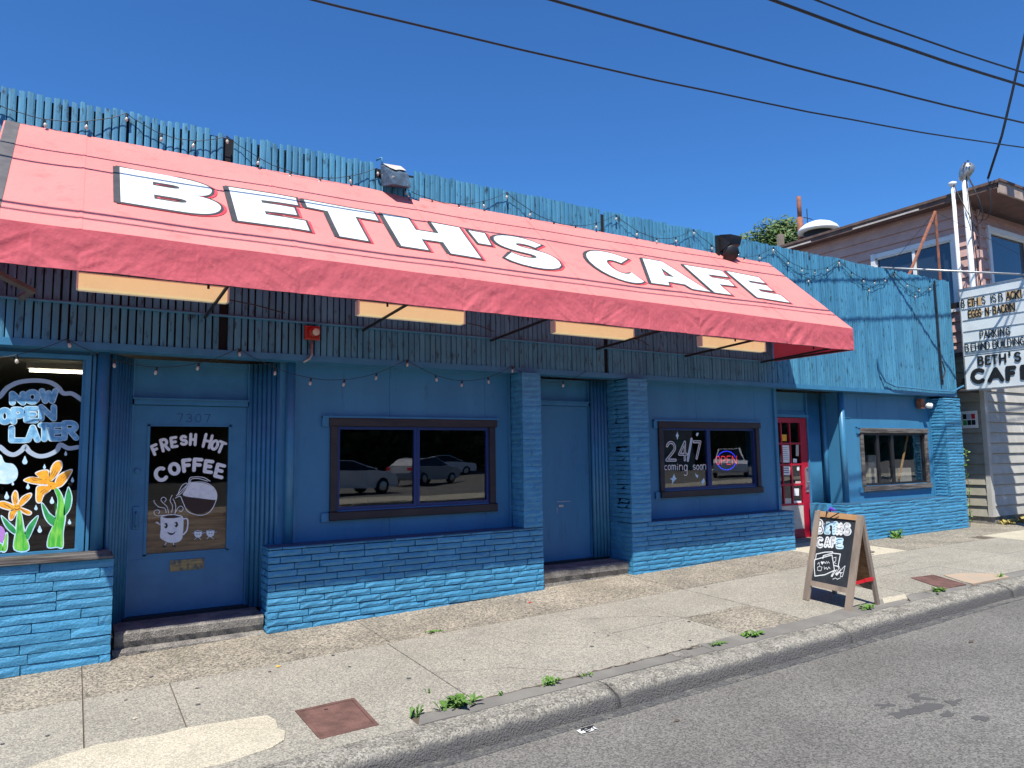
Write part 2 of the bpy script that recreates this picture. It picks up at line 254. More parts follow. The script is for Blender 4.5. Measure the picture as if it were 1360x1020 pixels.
ART={"winL":{"cloud":[[[-0.668,2.196],[-0.622,2.279],[-0.574,2.311],[-0.527,2.384],[-0.444,2.439],[-0.324,2.459],[-0.218,2.448],[-0.154,2.408],[-0.11,2.352],[-0.052,2.354],[-0.006,2.328],[0.032,2.297]],[[-0.641,1.974],[-0.604,1.893],[-0.554,1.873],[-0.501,1.822],[-0.45,1.807],[-0.401,1.841],[-0.373,1.876],[-0.34,1.83],[-0.278,1.793],[-0.209,1.798],[-0.14,1.839],[-0.115,1.891],[-0.051,1.859],[0.021,1.869]]],"glyphs":[["N",[[-0.495,2.245],[-0.395,2.248],[-0.5,2.348],[-0.399,2.351]]],["O",[[-0.388,2.254],[-0.289,2.256],[-0.393,2.368],[-0.294,2.372]]],["W",[[-0.284,2.263],[-0.15,2.266],[-0.289,2.382],[-0.155,2.387]]],["O",[[-0.576,2.072],[-0.484,2.073],[-0.582,2.208],[-0.49,2.21]]],["P",[[-0.476,2.073],[-0.39,2.074],[-0.482,2.217],[-0.397,2.218]]],["E",[[-0.384,2.088],[-0.294,2.089],[-0.39,2.223],[-0.3,2.225]]],["N",[[-0.281,2.104],[-0.158,2.106],[-0.287,2.242],[-0.163,2.245]]],["L",[[-0.489,1.913],[-0.361,1.913],[-0.495,2.056],[-0.367,2.057]]],["A",[[-0.366,1.917],[-0.275,1.917],[-0.373,2.061],[-0.281,2.062]]],["T",[[-0.27,1.921],[-0.2,1.921],[-0.277,2.083],[-0.206,2.084]]],["E",[[-0.193,1.925],[-0.104,1.925],[-0.199,2.084],[-0.11,2.085]]],["R",[[-0.099,1.929],[0.019,1.929],[-0.106,2.106],[0.012,2.108]]]],"white_cloud":[[-0.63,1.733],[-0.584,1.812],[-0.542,1.802],[-0.514,1.741],[-0.455,1.726],[-0.419,1.668],[-0.424,1.597],[-0.473,1.558],[-0.539,1.56],[-0.622,1.573]],"petals":[[[-0.185,1.569],[-0.177,1.683],[-0.144,1.741],[-0.104,1.744],[-0.094,1.692],[-0.122,1.63],[-0.161,1.579]],[[-0.172,1.548],[-0.215,1.539],[-0.303,1.552],[-0.372,1.581],[-0.331,1.608],[-0.262,1.607],[-0.289,1.644],[-0.238,1.668],[-0.194,1.663],[-0.179,1.6]],[[-0.141,1.516],[-0.13,1.599],[-0.087,1.643],[-0.016,1.669],[-0.04,1.596],[-0.088,1.525]],[[-0.176,1.528],[-0.267,1.531],[-0.278,1.459],[-0.27,1.394],[-0.24,1.386],[-0.22,1.447],[-0.17,1.496]],[[-0.434,1.375],[-0.451,1.446],[-0.433,1.496],[-0.412,1.475],[-0.405,1.394]],[[-0.427,1.364],[-0.499,1.408],[-0.545,1.4],[-0.53,1.359],[-0.446,1.329]],[[-0.404,1.383],[-0.375,1.443],[-0.316,1.471],[-0.318,1.43],[-0.38,1.362]],[[-0.413,1.354],[-0.362,1.341],[-0.306,1.308],[-0.317,1.282],[-0.363,1.301]],[[-0.429,1.334],[-0.462,1.316],[-0.462,1.256],[-0.439,1.248],[-0.408,1.319]]],"flower_eye":[[[-0.192,1.528],[-0.188,1.555],[-0.164,1.564],[-0.137,1.553],[-0.127,1.524],[-0.14,1.499],[-0.17,1.501]],[[-0.438,1.349],[-0.431,1.375],[-0.407,1.378],[-0.387,1.366],[-0.382,1.342],[-0.398,1.323],[-0.425,1.324]]],"leaves":[[[-0.14,1.495],[-0.117,1.505],[-0.072,1.41],[-0.049,1.263],[-0.061,1.119],[-0.059,0.985],[-0.105,0.989],[-0.172,0.994],[-0.17,1.086],[-0.139,1.186],[-0.118,1.308],[-0.113,1.411]],[[-0.066,1.264],[-0.064,1.389],[-0.045,1.492],[-0.033,1.508],[-0.008,1.428],[-0.012,1.344],[-0.037,1.283]],[[-0.148,1.182],[-0.203,1.251],[-0.232,1.365],[-0.222,1.375],[-0.17,1.29],[-0.122,1.236]],[[-0.403,1.313],[-0.381,1.312],[-0.345,1.138],[-0.309,0.985],[-0.414,0.993],[-0.412,1.143]],[[-0.416,1.123],[-0.481,1.187],[-0.518,1.279],[-0.507,1.278],[-0.449,1.215],[-0.408,1.162]],[[-0.344,1.118],[-0.322,1.197],[-0.26,1.271],[-0.258,1.244],[-0.293,1.135],[-0.324,1.066]],[[-0.5,0.99],[-0.483,1.127],[-0.467,1.126],[-0.467,0.997]],[[-0.546,0.993],[-0.533,1.052],[-0.5,1.049],[-0.489,0.989]]],"purple":[[-0.552,1.112],[-0.547,1.191],[-0.515,1.199],[-0.488,1.158],[-0.485,1.098],[-0.508,1.06],[-0.542,1.072]],"drops":[[[-0.373,1.796],[-0.361,1.767],[-0.352,1.744],[-0.36,1.724],[-0.38,1.724],[-0.39,1.744],[-0.383,1.767]],[[-0.226,1.721],[-0.219,1.705],[-0.214,1.691],[-0.219,1.68],[-0.23,1.68],[-0.236,1.692],[-0.232,1.705]],[[-0.072,1.836],[-0.064,1.819],[-0.059,1.806],[-0.064,1.794],[-0.076,1.794],[-0.082,1.806],[-0.077,1.819]],[[-0.01,1.603],[-0.002,1.584],[0.004,1.568],[-0.002,1.555],[-0.015,1.556],[-0.022,1.569],[-0.017,1.584]],[[-0.341,1.558],[-0.332,1.537],[-0.325,1.52],[-0.332,1.506],[-0.345,1.507],[-0.353,1.521],[-0.347,1.537]],[[-0.49,1.491],[-0.479,1.464],[-0.47,1.443],[-0.478,1.425],[-0.495,1.426],[-0.505,1.444],[-0.498,1.465]],[[-0.45,1.578],[-0.444,1.564],[-0.44,1.553],[-0.444,1.543],[-0.453,1.543],[-0.458,1.553],[-0.455,1.564]],[[-0.158,1.434],[-0.148,1.409],[-0.14,1.389],[-0.147,1.372],[-0.164,1.372],[-0.173,1.39],[-0.167,1.41]],[[-0.274,1.368],[-0.266,1.35],[-0.26,1.335],[-0.266,1.322],[-0.278,1.323],[-0.285,1.336],[-0.28,1.35]],[[-0.239,1.188],[-0.228,1.163],[-0.22,1.143],[-0.228,1.126],[-0.244,1.127],[-0.253,1.145],[-0.247,1.164]],[[-0.019,1.231],[-0.011,1.212],[-0.004,1.197],[-0.01,1.184],[-0.023,1.185],[-0.03,1.199],[-0.025,1.213]]]},"door":{"glyphs":[["F",[[0.672,1.778],[0.727,1.802],[0.628,1.888],[0.683,1.913]]],["R",[[0.743,1.807],[0.813,1.825],[0.705,1.955],[0.775,1.974]]],["E",[[0.82,1.852],[0.884,1.861],[0.801,1.974],[0.864,1.984]]],["S",[[0.901,1.878],[0.969,1.882],[0.892,1.99],[0.96,1.994]]],["H",[[0.982,1.875],[1.045,1.87],[0.987,2.017],[1.051,2.013]]],["H",[[1.097,1.853],[1.177,1.832],[1.132,2.024],[1.213,2.003]]],["O",[[1.171,1.842],[1.239,1.816],[1.209,1.96],[1.277,1.934]]],["T",[[1.222,1.814],[1.301,1.78],[1.27,1.948],[1.349,1.915]]]],"big":[["C",[[0.697,1.497],[0.824,1.539],[0.643,1.664],[0.77,1.708]]],["O",[[0.811,1.567],[0.928,1.591],[0.778,1.713],[0.895,1.739]]],["F",[[0.931,1.599],[1.024,1.607],[0.911,1.76],[1.004,1.769]]],["F",[[1.016,1.608],[1.114,1.598],[1.022,1.774],[1.121,1.766]]],["E",[[1.115,1.597],[1.209,1.58],[1.132,1.757],[1.226,1.742]]],["E",[[1.212,1.548],[1.307,1.521],[1.249,1.724],[1.345,1.697]]]],"pot_white":[[0.945,1.385],[0.962,1.443],[0.988,1.495],[1.024,1.51],[1.11,1.507],[1.184,1.481],[1.237,1.433],[1.253,1.377],[1.247,1.331],[1.1,1.353]],"pot_brown":[[0.937,1.367],[1.1,1.345],[1.235,1.323],[1.219,1.262],[1.176,1.218],[1.119,1.198],[1.046,1.206],[0.988,1.25],[0.951,1.305]],"pot_line":[[[0.872,1.362],[0.914,1.38],[0.941,1.321],[0.982,1.235],[1.054,1.193],[1.133,1.184],[1.198,1.217],[1.24,1.292],[1.257,1.377],[1.229,1.448],[1.169,1.497],[1.11,1.515],[1.024,1.514],[0.981,1.496],[0.879,1.385]],[[0.988,1.503],[0.997,1.557],[1.037,1.568],[1.124,1.561],[1.19,1.52]],[[0.998,1.515],[1.016,1.548],[1.08,1.55],[1.168,1.521]],[[0.892,1.399],[0.925,1.482],[0.967,1.507],[0.974,1.488],[0.934,1.421],[0.899,1.392]]],"mug":[[0.746,1.192],[0.794,1.204],[0.849,1.207],[0.905,1.198],[0.945,1.176],[0.953,1.108],[0.95,1.017],[0.94,0.957],[0.899,0.93],[0.829,0.932],[0.773,0.962],[0.745,0.994],[0.749,1.075]],"mug_rim":[[0.756,1.186],[0.808,1.199],[0.863,1.199],[0.934,1.176],[0.864,1.167],[0.795,1.171]],"mug_line":[[[0.946,1.154],[0.984,1.155],[0.992,1.105],[0.983,1.038],[0.953,1.002]],[[0.704,1.135],[0.741,1.113]],[[0.802,0.934],[0.782,0.897]],[[0.864,0.93],[0.872,0.89]],[[0.713,1.14],[0.727,1.129]]],"steam":[[[0.746,1.203],[0.725,1.196],[0.691,1.213],[0.686,1.243],[0.71,1.257],[0.735,1.241],[0.725,1.219]],[[0.814,1.221],[0.798,1.282],[0.762,1.322],[0.741,1.353],[0.761,1.378],[0.789,1.358],[0.776,1.329]],[[0.841,1.227],[0.847,1.288],[0.824,1.342],[0.841,1.394]],[[0.793,1.222],[0.778,1.268],[0.722,1.286],[0.683,1.333],[0.682,1.351]],[[0.874,1.218],[0.896,1.263],[0.924,1.284],[0.945,1.26],[0.932,1.23],[0.907,1.239]],[[0.87,1.203],[0.877,1.286],[0.851,1.356]]],"feet":[[[0.772,0.91],[0.796,0.908],[0.803,0.889],[0.773,0.892]],[[0.858,0.906],[0.883,0.904],[0.892,0.886],[0.858,0.888]]],"eyes":[[[0.811,1.098],[0.808,1.084],[0.802,1.074],[0.792,1.073],[0.784,1.08],[0.778,1.093],[0.778,1.108],[0.783,1.12],[0.791,1.126],[0.8,1.124],[0.807,1.113]],[[0.904,1.103],[0.901,1.089],[0.894,1.079],[0.885,1.077],[0.876,1.084],[0.871,1.097],[0.87,1.113],[0.875,1.125],[0.884,1.131],[0.893,1.129],[0.9,1.118]]],"smile":[[0.808,1.037],[0.834,1.025],[0.861,1.023],[0.882,1.037],[0.871,1.015],[0.848,1.004],[0.824,1.013]],"cups":[[[1.054,1.022],[1.126,1.017],[1.122,0.975],[1.099,0.961],[1.074,0.966],[1.058,0.982]],[[1.167,1.021],[1.243,1.019],[1.238,0.975],[1.212,0.956],[1.185,0.967],[1.17,0.987]]],"cup_line":[[[1.054,1.025],[1.087,1.034],[1.126,1.021]],[[1.167,1.024],[1.203,1.031],[1.243,1.022]],[[1.04,1.011],[1.058,1.007]],[[1.127,0.998],[1.144,1.01]],[[1.147,1.007],[1.167,1.003]],[[1.243,1.004],[1.263,1.008]],[[1.075,0.963],[1.059,0.946]],[[1.099,0.961],[1.117,0.942]],[[1.19,0.963],[1.174,0.944]],[[1.215,0.956],[1.236,0.939]]],"cup_eyes":[[[1.075,1.003],[1.081,1.002],[1.081,0.99],[1.075,0.99]],[[1.098,1.001],[1.104,1.001],[1.104,0.988],[1.098,0.989]],[[1.19,1.004],[1.196,1.004],[1.197,0.991],[1.191,0.992]],[[1.214,1.002],[1.22,1.002],[1.22,0.99],[1.214,0.99]]]},"win2":{"big":[["2",[[7.129,1.605],[7.355,1.601],[7.144,1.922],[7.37,1.922]]],["4",[[7.386,1.608],[7.568,1.605],[7.402,1.928],[7.585,1.928]]],["/",[[7.56,1.591],[7.655,1.589],[7.58,1.977],[7.675,1.977]]],["7",[[7.673,1.63],[7.839,1.628],[7.688,1.928],[7.855,1.928]]]],"small":[["c",[[7.146,1.504],[7.206,1.503],[7.149,1.569],[7.209,1.568]]],["o",[[7.213,1.5],[7.272,1.499],[7.217,1.573],[7.276,1.572]]],["m",[[7.287,1.496],[7.368,1.494],[7.29,1.574],[7.372,1.573]]],["i",[[7.386,1.493],[7.409,1.493],[7.39,1.572],[7.413,1.572]]],["n",[[7.431,1.495],[7.502,1.494],[7.435,1.571],[7.506,1.57]]],["g",[[7.517,1.407],[7.596,1.405],[7.525,1.578],[7.605,1.576]]],["s",[[7.702,1.495],[7.76,1.493],[7.706,1.566],[7.763,1.565]]],["o",[[7.769,1.49],[7.831,1.489],[7.773,1.565],[7.835,1.564]]],["o",[[7.839,1.489],[7.893,1.488],[7.843,1.569],[7.898,1.568]]],["n",[[7.901,1.49],[7.964,1.489],[7.906,1.571],[7.968,1.57]]]],"stars":[[[7.39,2.052],[7.4,2.004],[7.418,1.99],[7.399,1.969],[7.384,1.928],[7.369,1.969],[7.351,1.99],[7.371,2.006]],[[7.295,1.447],[7.32,1.392],[7.344,1.378],[7.309,1.359],[7.255,1.303],[7.254,1.356],[7.215,1.379],[7.265,1.391]],[[7.709,1.45],[7.731,1.422],[7.774,1.41],[7.753,1.373],[7.725,1.395]],[[7.879,1.37],[7.9,1.334],[7.883,1.293],[7.85,1.274],[7.827,1.316]],[[7.779,2.033],[7.813,2.026],[7.796,1.991],[7.766,1.977],[7.758,2.005]]],"neon":[["O",[[8.183,1.563],[8.272,1.561],[8.19,1.682],[8.279,1.681]]],["P",[[8.3,1.558],[8.382,1.556],[8.308,1.68],[8.389,1.679]]],["E",[[8.419,1.559],[8.493,1.557],[8.427,1.682],[8.501,1.681]]],["N",[[8.531,1.559],[8.627,1.558],[8.539,1.683],[8.635,1.682]]]],"ring":[[[8.619,1.564],[8.609,1.55],[8.598,1.538],[8.585,1.526],[8.569,1.515],[8.553,1.505],[8.535,1.496],[8.516,1.489],[8.495,1.483],[8.475,1.479],[8.453,1.477],[8.432,1.476],[8.411,1.476],[8.389,1.478],[8.369,1.482],[8.349,1.487],[8.33,1.494],[8.312,1.502],[8.296,1.511],[8.281,1.521],[8.268,1.533],[8.256,1.545],[8.247,1.558],[8.24,1.572]],[[8.246,1.667],[8.256,1.681],[8.267,1.694],[8.28,1.706],[8.295,1.716],[8.311,1.726],[8.329,1.735],[8.348,1.742],[8.368,1.748],[8.388,1.752],[8.41,1.755],[8.431,1.756],[8.453,1.756],[8.474,1.754],[8.495,1.75],[8.515,1.745],[8.534,1.739],[8.552,1.731],[8.569,1.721],[8.584,1.711],[8.598,1.699],[8.609,1.686],[8.619,1.673],[8.626,1.659]]]},"reddoor":{"papers":[[[10.024,1.557],[10.244,1.553],[10.046,1.844],[10.266,1.843]],[[10.042,1.35],[10.243,1.345],[10.053,1.493],[10.254,1.489]],[[10.415,1.659],[10.488,1.658],[10.43,1.847],[10.503,1.847]],[[10.334,1.552],[10.433,1.55],[10.339,1.616],[10.438,1.614]],[[9.896,1.559],[9.976,1.558],[9.902,1.644],[9.983,1.643]],[[9.921,1.017],[9.994,1.014],[9.931,1.149],[10.004,1.146]],[[10.047,0.841],[10.229,0.832],[10.057,0.968],[10.239,0.96]],[[10.313,1.001],[10.442,0.996],[10.323,1.12],[10.452,1.116]],[[10.3,0.839],[10.49,0.83],[10.307,0.916],[10.496,0.908]],[[10.423,1.417],[10.484,1.415],[10.428,1.481],[10.489,1.48]],[[10.366,1.183],[10.503,1.178],[10.37,1.241],[10.508,1.237]],[[10.062,1.913],[10.197,1.912],[10.07,2.02],[10.205,2.021]]],"handle":[[10.586,1.448],[10.711,1.445],[10.554,1.053],[10.685,1.048],[10.661,1.322],[10.649,1.173]],"grid":[[9.918,2.203],[10.04,2.204],[10.253,2.207],[10.502,2.209],[10.704,2.211],[9.894,1.874],[9.867,1.519],[9.861,1.18],[9.916,0.843],[9.899,0.477],[10.312,0.322]]},"sign":{"top":[["B",[[0.364,4.459],[0.42,4.461],[0.364,4.606],[0.421,4.607]]],["E",[[0.486,4.463],[0.539,4.464],[0.487,4.614],[0.54,4.614]]],["T",[[0.542,4.468],[0.59,4.469],[0.543,4.613],[0.591,4.614]]],["H",[[0.595,4.469],[0.661,4.47],[0.595,4.613],[0.662,4.614]]],["S",[[0.731,4.459],[0.792,4.46],[0.733,4.612],[0.794,4.613]]],["I",[[0.885,4.46],[0.908,4.461],[0.887,4.612],[0.91,4.613]]],["S",[[0.917,4.459],[0.981,4.461],[0.919,4.611],[0.983,4.612]]],["B",[[1.026,4.454],[1.094,4.455],[1.028,4.604],[1.096,4.605]]],["A",[[1.148,4.461],[1.223,4.462],[1.15,4.61],[1.225,4.611]]],["C",[[1.228,4.465],[1.289,4.466],[1.23,4.614],[1.291,4.614]]],["K",[[1.298,4.466],[1.368,4.468],[1.3,4.614],[1.37,4.615]]],["!",[[1.385,4.464],[1.406,4.464],[1.387,4.611],[1.409,4.611]]]],"top2":[["E",[[0.475,4.237],[0.53,4.239],[0.475,4.382],[0.531,4.383]]],["G",[[0.535,4.237],[0.593,4.239],[0.536,4.387],[0.594,4.388]]],["G",[[0.597,4.237],[0.654,4.238],[0.598,4.386],[0.655,4.387]]],["S",[[0.659,4.236],[0.706,4.238],[0.66,4.385],[0.707,4.386]]],["-",[[0.719,4.292],[0.752,4.293],[0.711,4.309],[0.744,4.31]]],["N",[[0.776,4.241],[0.842,4.244],[0.778,4.389],[0.843,4.39]]],["-",[[0.859,4.293],[0.891,4.294],[0.851,4.309],[0.883,4.31]]],["B",[[0.91,4.238],[0.965,4.24],[0.912,4.385],[0.967,4.386]]],["A",[[0.979,4.241],[1.047,4.244],[0.98,4.387],[1.048,4.389]]],["C",[[1.056,4.243],[1.11,4.245],[1.057,4.388],[1.111,4.389]]],["O",[[1.119,4.247],[1.181,4.249],[1.12,4.386],[1.182,4.388]]],["N",[[1.194,4.243],[1.282,4.246],[1.196,4.387],[1.284,4.389]]]],"park":[["P",[[0.654,3.803],[0.713,3.806],[0.655,3.951],[0.714,3.954]]],["A",[[0.722,3.808],[0.801,3.813],[0.723,3.955],[0.803,3.959]]],["R",[[0.81,3.81],[0.875,3.814],[0.811,3.952],[0.876,3.955]]],["K",[[0.884,3.81],[0.948,3.814],[0.885,3.955],[0.949,3.959]]],["I",[[0.966,3.813],[0.984,3.814],[0.967,3.957],[0.985,3.958]]],["N",[[1.003,3.822],[1.075,3.826],[1.004,3.962],[1.076,3.965]]],["G",[[1.101,3.822],[1.168,3.826],[1.103,3.966],[1.169,3.969]]]],"park2":[["B",[[0.368,3.585],[0.441,3.586],[0.368,3.725],[0.441,3.725]]],["E",[[0.479,3.592],[0.546,3.592],[0.48,3.73],[0.547,3.73]]],["H",[[0.556,3.592],[0.617,3.592],[0.557,3.735],[0.618,3.735]]],["I",[[0.634,3.597],[0.651,3.597],[0.635,3.734],[0.651,3.734]]],["N",[[0.665,3.603],[0.735,3.604],[0.665,3.735],[0.735,3.735]]],["D",[[0.744,3.598],[0.809,3.598],[0.745,3.739],[0.81,3.739]]],["B",[[0.864,3.602],[0.937,3.602],[0.865,3.747],[0.938,3.747]]],["U",[[0.946,3.606],[1.014,3.606],[0.947,3.745],[1.015,3.745]]],["I",[[1.028,3.61],[1.045,3.61],[1.028,3.744],[1.046,3.744]]],["L",[[1.059,3.615],[1.104,3.616],[1.06,3.749],[1.105,3.749]]],["D",[[1.113,3.618],[1.179,3.618],[1.114,3.751],[1.18,3.751]]],["I",[[1.197,3.621],[1.214,3.621],[1.198,3.754],[1.215,3.754]]],["N",[[1.228,3.627],[1.306,3.627],[1.228,3.754],[1.307,3.754]]],["G",[[1.323,3.628],[1.383,3.628],[1.324,3.755],[1.384,3.755]]]],"beth":[["B",[[0.578,3.309],[0.681,3.308],[0.583,3.512],[0.687,3.51]]],["E",[[0.714,3.314],[0.802,3.313],[0.719,3.51],[0.807,3.508]]],["T",[[0.821,3.317],[0.925,3.316],[0.826,3.511],[0.93,3.51]]],["H",[[0.952,3.316],[1.064,3.316],[0.958,3.515],[1.07,3.512]]],["'",[[1.116,3.425],[1.147,3.425],[1.113,3.504],[1.144,3.504]]],["S",[[1.2,3.312],[1.309,3.311],[1.206,3.512],[1.315,3.51]]]],"cafe":[["C",[[0.427,2.96],[0.694,2.962],[0.439,3.266],[0.706,3.262]]],["A",[[0.722,2.966],[1.012,2.968],[0.733,3.251],[1.024,3.248]]],["F",[[1.05,2.965],[1.197,2.966],[1.061,3.245],[1.208,3.243]]],["E",[[1.29,2.967],[1.449,2.968],[1.301,3.242],[1.461,3.24]]]],"tiles":[[[0.488,4.463],[0.589,4.46],[0.49,4.626],[0.596,4.624]],[[0.632,4.462],[0.722,4.455],[0.638,4.61],[0.728,4.613]],[[1.147,4.456],[1.406,4.465],[1.15,4.615],[1.413,4.616]],[[0.472,4.232],[0.706,4.233],[0.473,4.382],[0.712,4.386]],[[0.771,4.232],[0.841,4.235],[0.777,4.384],[0.847,4.386]],[[0.901,4.235],[0.969,4.238],[0.903,4.386],[0.976,4.388]],[[1.042,4.235],[1.264,4.24],[1.044,4.39],[1.267,4.398]],[[1.13,3.615],[1.21,3.619],[1.132,3.756],[1.211,3.761]],[[1.305,3.611],[1.391,3.618],[1.307,3.757],[1.393,3.764]]],"rails":[[[0.376,4.426],[1.442,4.416]],[[0.372,4.192],[1.426,4.211]],[[0.37,3.963],[1.409,3.971]],[[0.367,3.777],[1.395,3.778]]],"corners":[[0.33,4.815],[1.472,4.827],[0.346,3.552],[1.379,3.562],[0.359,3.494],[0.351,2.865],[1.326,2.855]]},"board":{"P":[6.8,-2.41,0.15],"U":[-0.1065,-0.9937,-0.0355],"V":[0.2223,-0.0586,0.9732],"t":[7.02,-2.407,1.087],"frame":[[-0.066,0.958],[0.53,0.979],[-0.019,-0.024],[0.598,0.003],[0.022,0.215],[0.512,0.198],[-0.024,0.913],[0.464,0.932],[0.033,0.224],[0.501,0.24],[0.031,0.163]],"glyphs":[["B",[[0.039,0.693],[0.134,0.705],[0.005,0.888],[0.101,0.899]]],["E",[[0.146,0.714],[0.213,0.723],[0.12,0.864],[0.188,0.872]]],["T",[[0.221,0.714],[0.309,0.726],[0.193,0.882],[0.282,0.892]]],["H",[[0.291,0.723],[0.365,0.733],[0.266,0.875],[0.341,0.884]]],["S",[[0.375,0.729],[0.478,0.743],[0.35,0.885],[0.454,0.897]]],["C",[[0.056,0.556],[0.157,0.571],[0.032,0.689],[0.134,0.703]]],["A",[[0.162,0.577],[0.242,0.589],[0.141,0.704],[0.221,0.714]]],["F",[[0.246,0.587],[0.308,0.596],[0.224,0.715],[0.287,0.723]]],["E",[[0.313,0.589],[0.402,0.602],[0.293,0.708],[0.383,0.72]]]],"cards":[[[0.059,0.437],[0.272,0.522],[0.329,0.37],[0.215,0.304],[0.092,0.268],[0.067,0.357],[0.059,0.437]],[[0.071,0.446],[0.069,0.5],[0.176,0.536],[0.273,0.556],[0.278,0.544]],[[0.163,0.467],[0.163,0.497],[0.275,0.542],[0.375,0.547],[0.366,0.415],[0.321,0.421]]],"scribble":[[[0.103,0.397],[0.121,0.42],[0.131,0.389]],[[0.109,0.365],[0.119,0.333],[0.16,0.336],[0.167,0.375],[0.136,0.38],[0.109,0.365]],[[0.184,0.437],[0.203,0.421],[0.215,0.446]],[[0.224,0.424],[0.237,0.446],[0.255,0.432]],[[0.193,0.386],[0.205,0.361],[0.221,0.384],[0.238,0.363],[0.252,0.394],[0.271,0.377]],[[0.296,0.495],[0.326,0.507],[0.329,0.468],[0.307,0.451],[0.336,0.443]],[[0.324,0.278],[0.353,0.296],[0.378,0.287],[0.413,0.307]]],"heart":[[0.166,0.401],[0.142,0.424],[0.147,0.435],[0.161,0.43],[0.172,0.439],[0.184,0.431]],"pens":[[[0.296,0.305],[0.319,0.355],[0.354,0.381],[0.323,0.329],[0.312,0.301]],[[0.346,0.334],[0.376,0.391],[0.37,0.429],[0.4,0.388],[0.384,0.347],[0.364,0.324]],[[0.389,0.361],[0.421,0.405],[0.45,0.438],[0.442,0.37],[0.434,0.324],[0.411,0.319],[0.411,0.352]]]}}
# ---------------------------------------------------------------- ground
def zx(x):
    x=max(x,-12.)
    return .02+.026*x if x<9 else .254+.003*(x-9)
def gz(x,y=-.3): return zx(x)+.025*(y+.3)
YK=-3.35
def rz(x,y): return gz(x,YK)-.13+.05*(1-((y+9.7)/6.35)**2)-.0
def sheet(name,x0,x1,y0,y1,nx,ny,z,mt,parent=None,kind=None):
    v=[];f=[]
    for j in range(ny+1):
        for i in range(nx+1):
            x=x0+(x1-x0)*i/nx;y=y0+(y1-y0)*j/ny; v.append((x,y,z(x,y)))
    for j in range(ny):
        for i in range(nx):
            a=j*(nx+1)+i; f.append((a,a+1,a+nx+2,a+nx+1))
    o=mk(name,v,f,mt,parent,True); tag(o,kind=kind); return o
sheet('terrain',-500,600,-500,500,22,20,lambda x,y:-.75,m_gravelroof if False else m_asph,kind='structure')
road=sheet('road',-60,90,-16.05,YK,150,14,rz,m_asph,kind='structure'); road['label']='grey worn asphalt road along the kerb'
side=thing('sidewalk','concrete sidewalk with pebbly strip along the blue wall',None,kind='structure'); del_=None
def slab(x0,x1,y0,y1,mt,dz=0,g=.0045,name='slab',jit=.002):
    mb=MB(); n=max(1,int((x1-x0)/.9)); a=x0+g;b=x1-g;c=y0+g;d=y1-g
    j=[random.uniform(-jit,jit) for _ in range(4)]
    v=[];f=[]
    for i in range(n+1):
        x=a+(b-a)*i/n; t=i/n
        v+=[(x,c,gz(x,c)+dz+j[0]*(1-t)+j[1]*t),(x,d,gz(x,d)+dz+j[2]*(1-t)+j[3]*t),(x,c,gz(x,c)-.06),(x,d,gz(x,d)-.06)]
    for i in range(n):
        k=4*i; f+=[(k,k+4,k+5,k+1),(k+2,k+3,k+7,k+6),(k,k+2,k+6,k+4),(k+1,k+5,k+7,k+3)]
    f+=[(0,1,3,2),(4*n,4*n+2,4*n+3,4*n+1)]
    return mk(name,v,f,mt,side)
base=sheet('joint_bed',-20,60,-3.12,2.5,80,6,lambda x,y:gz(x,y)-.011,m_under,side)
ag_j=[-12,-9.6,-7.2,-5,-3.2,-1.6,.12,2.52,4.33,6.15,7.98,9.3]
for a,b in zip(ag_j,ag_j[1:]): slab(a,b,-1.25,.62,m_agg,0,.004)
slab(9.3,10.75,-1.25,.9,m_pale,.0,.004)
for a,b in zip([10.75,13,15.6,19,24,30,40],[13,15.6,19,24,30,40,60]): slab(a,b,-1.25 if a<13 else -1.0,.9,m_agg,0,.004)
sj=[-13.95,-12.12,-10.3,-8.5,-6.6,-4.8,-3.,-1.2,.12,.70,2.49,4.33,5.24,6.15,7.98,9.8,11.6,13.4,15.3,17.1,19,22,26,32,40,60]
for a,b in zip(sj,sj[1:]):
    if a>=4.3 and a<12: slab(a,b,-2.18,-1.25,m_conc); slab(a,b,-2.93,-2.18,m_agg if a in(5.24,) else m_conc)
    elif a>=12: slab(a,b,-2.93,-1.9,m_conc); slab(a,b,-1.9,-1.25 if a<13 else -1.0,m_pale if a in (13.4,) else m_conc)
    else: slab(a,b,-2.93,-1.25,m_conc)
# dark asphalt infill between slabs and kerb (ragged), pale repair patch, orange patch
def flat(name,poly,dz,mt,parent=side,zf=gz):
    v=[(x,y,zf(x,y)+dz) for x,y in poly]; v+=[(x,y,zf(x,y)-.012) for x,y in poly]; n=len(poly)
    return mk(name,v,[tuple(range(n))]+[(i,n+i,n+(i+1)%n,(i+1)%n) for i in range(n)],mt,parent)
def ragged(x0,x1,yb,yt,st=.12,amp=.025):
    P=[];x=x0
    while x<x1: P.append((x,yb+random.uniform(-amp,amp)*.3)); x+=st
    P.append((x1,yb)); x=x1
    while x>x0: P.append((x,yt+random.uniform(-amp,amp))); x-=st
    return P
flat('infill_strip',ragged(1.98,4.7,-3.10,-2.95)[::1],.004,m_infill)
flat('infill_strip',ragged(4.7,7.6,-3.12,-2.90),.004,m_infill)
flat('infill_strip',ragged(7.6,30,-3.12,-2.96,.3),.004,m_infill)
flat('infill_strip',ragged(-14,1.98,-3.12,-2.93,.3),.0035,m_conc)
flat('repair_patch',[(-14,-2.86),(.3,-2.93),(.82,-2.96),(1.10,-2.9),(1.19,-2.83),(1.23,-2.7),(1.20,-2.62),(1.22,-2.48),(1.19,-2.36),(1.10,-2.34),(.71,-2.27),(.55,-2.29),(.30,-2.25),(.19,-2.23),(-.08,-2.32),(-.29,-2.43),(-.6,-2.50),(-2,-2.7),(-14,-2.78)],.0065,m_pale)
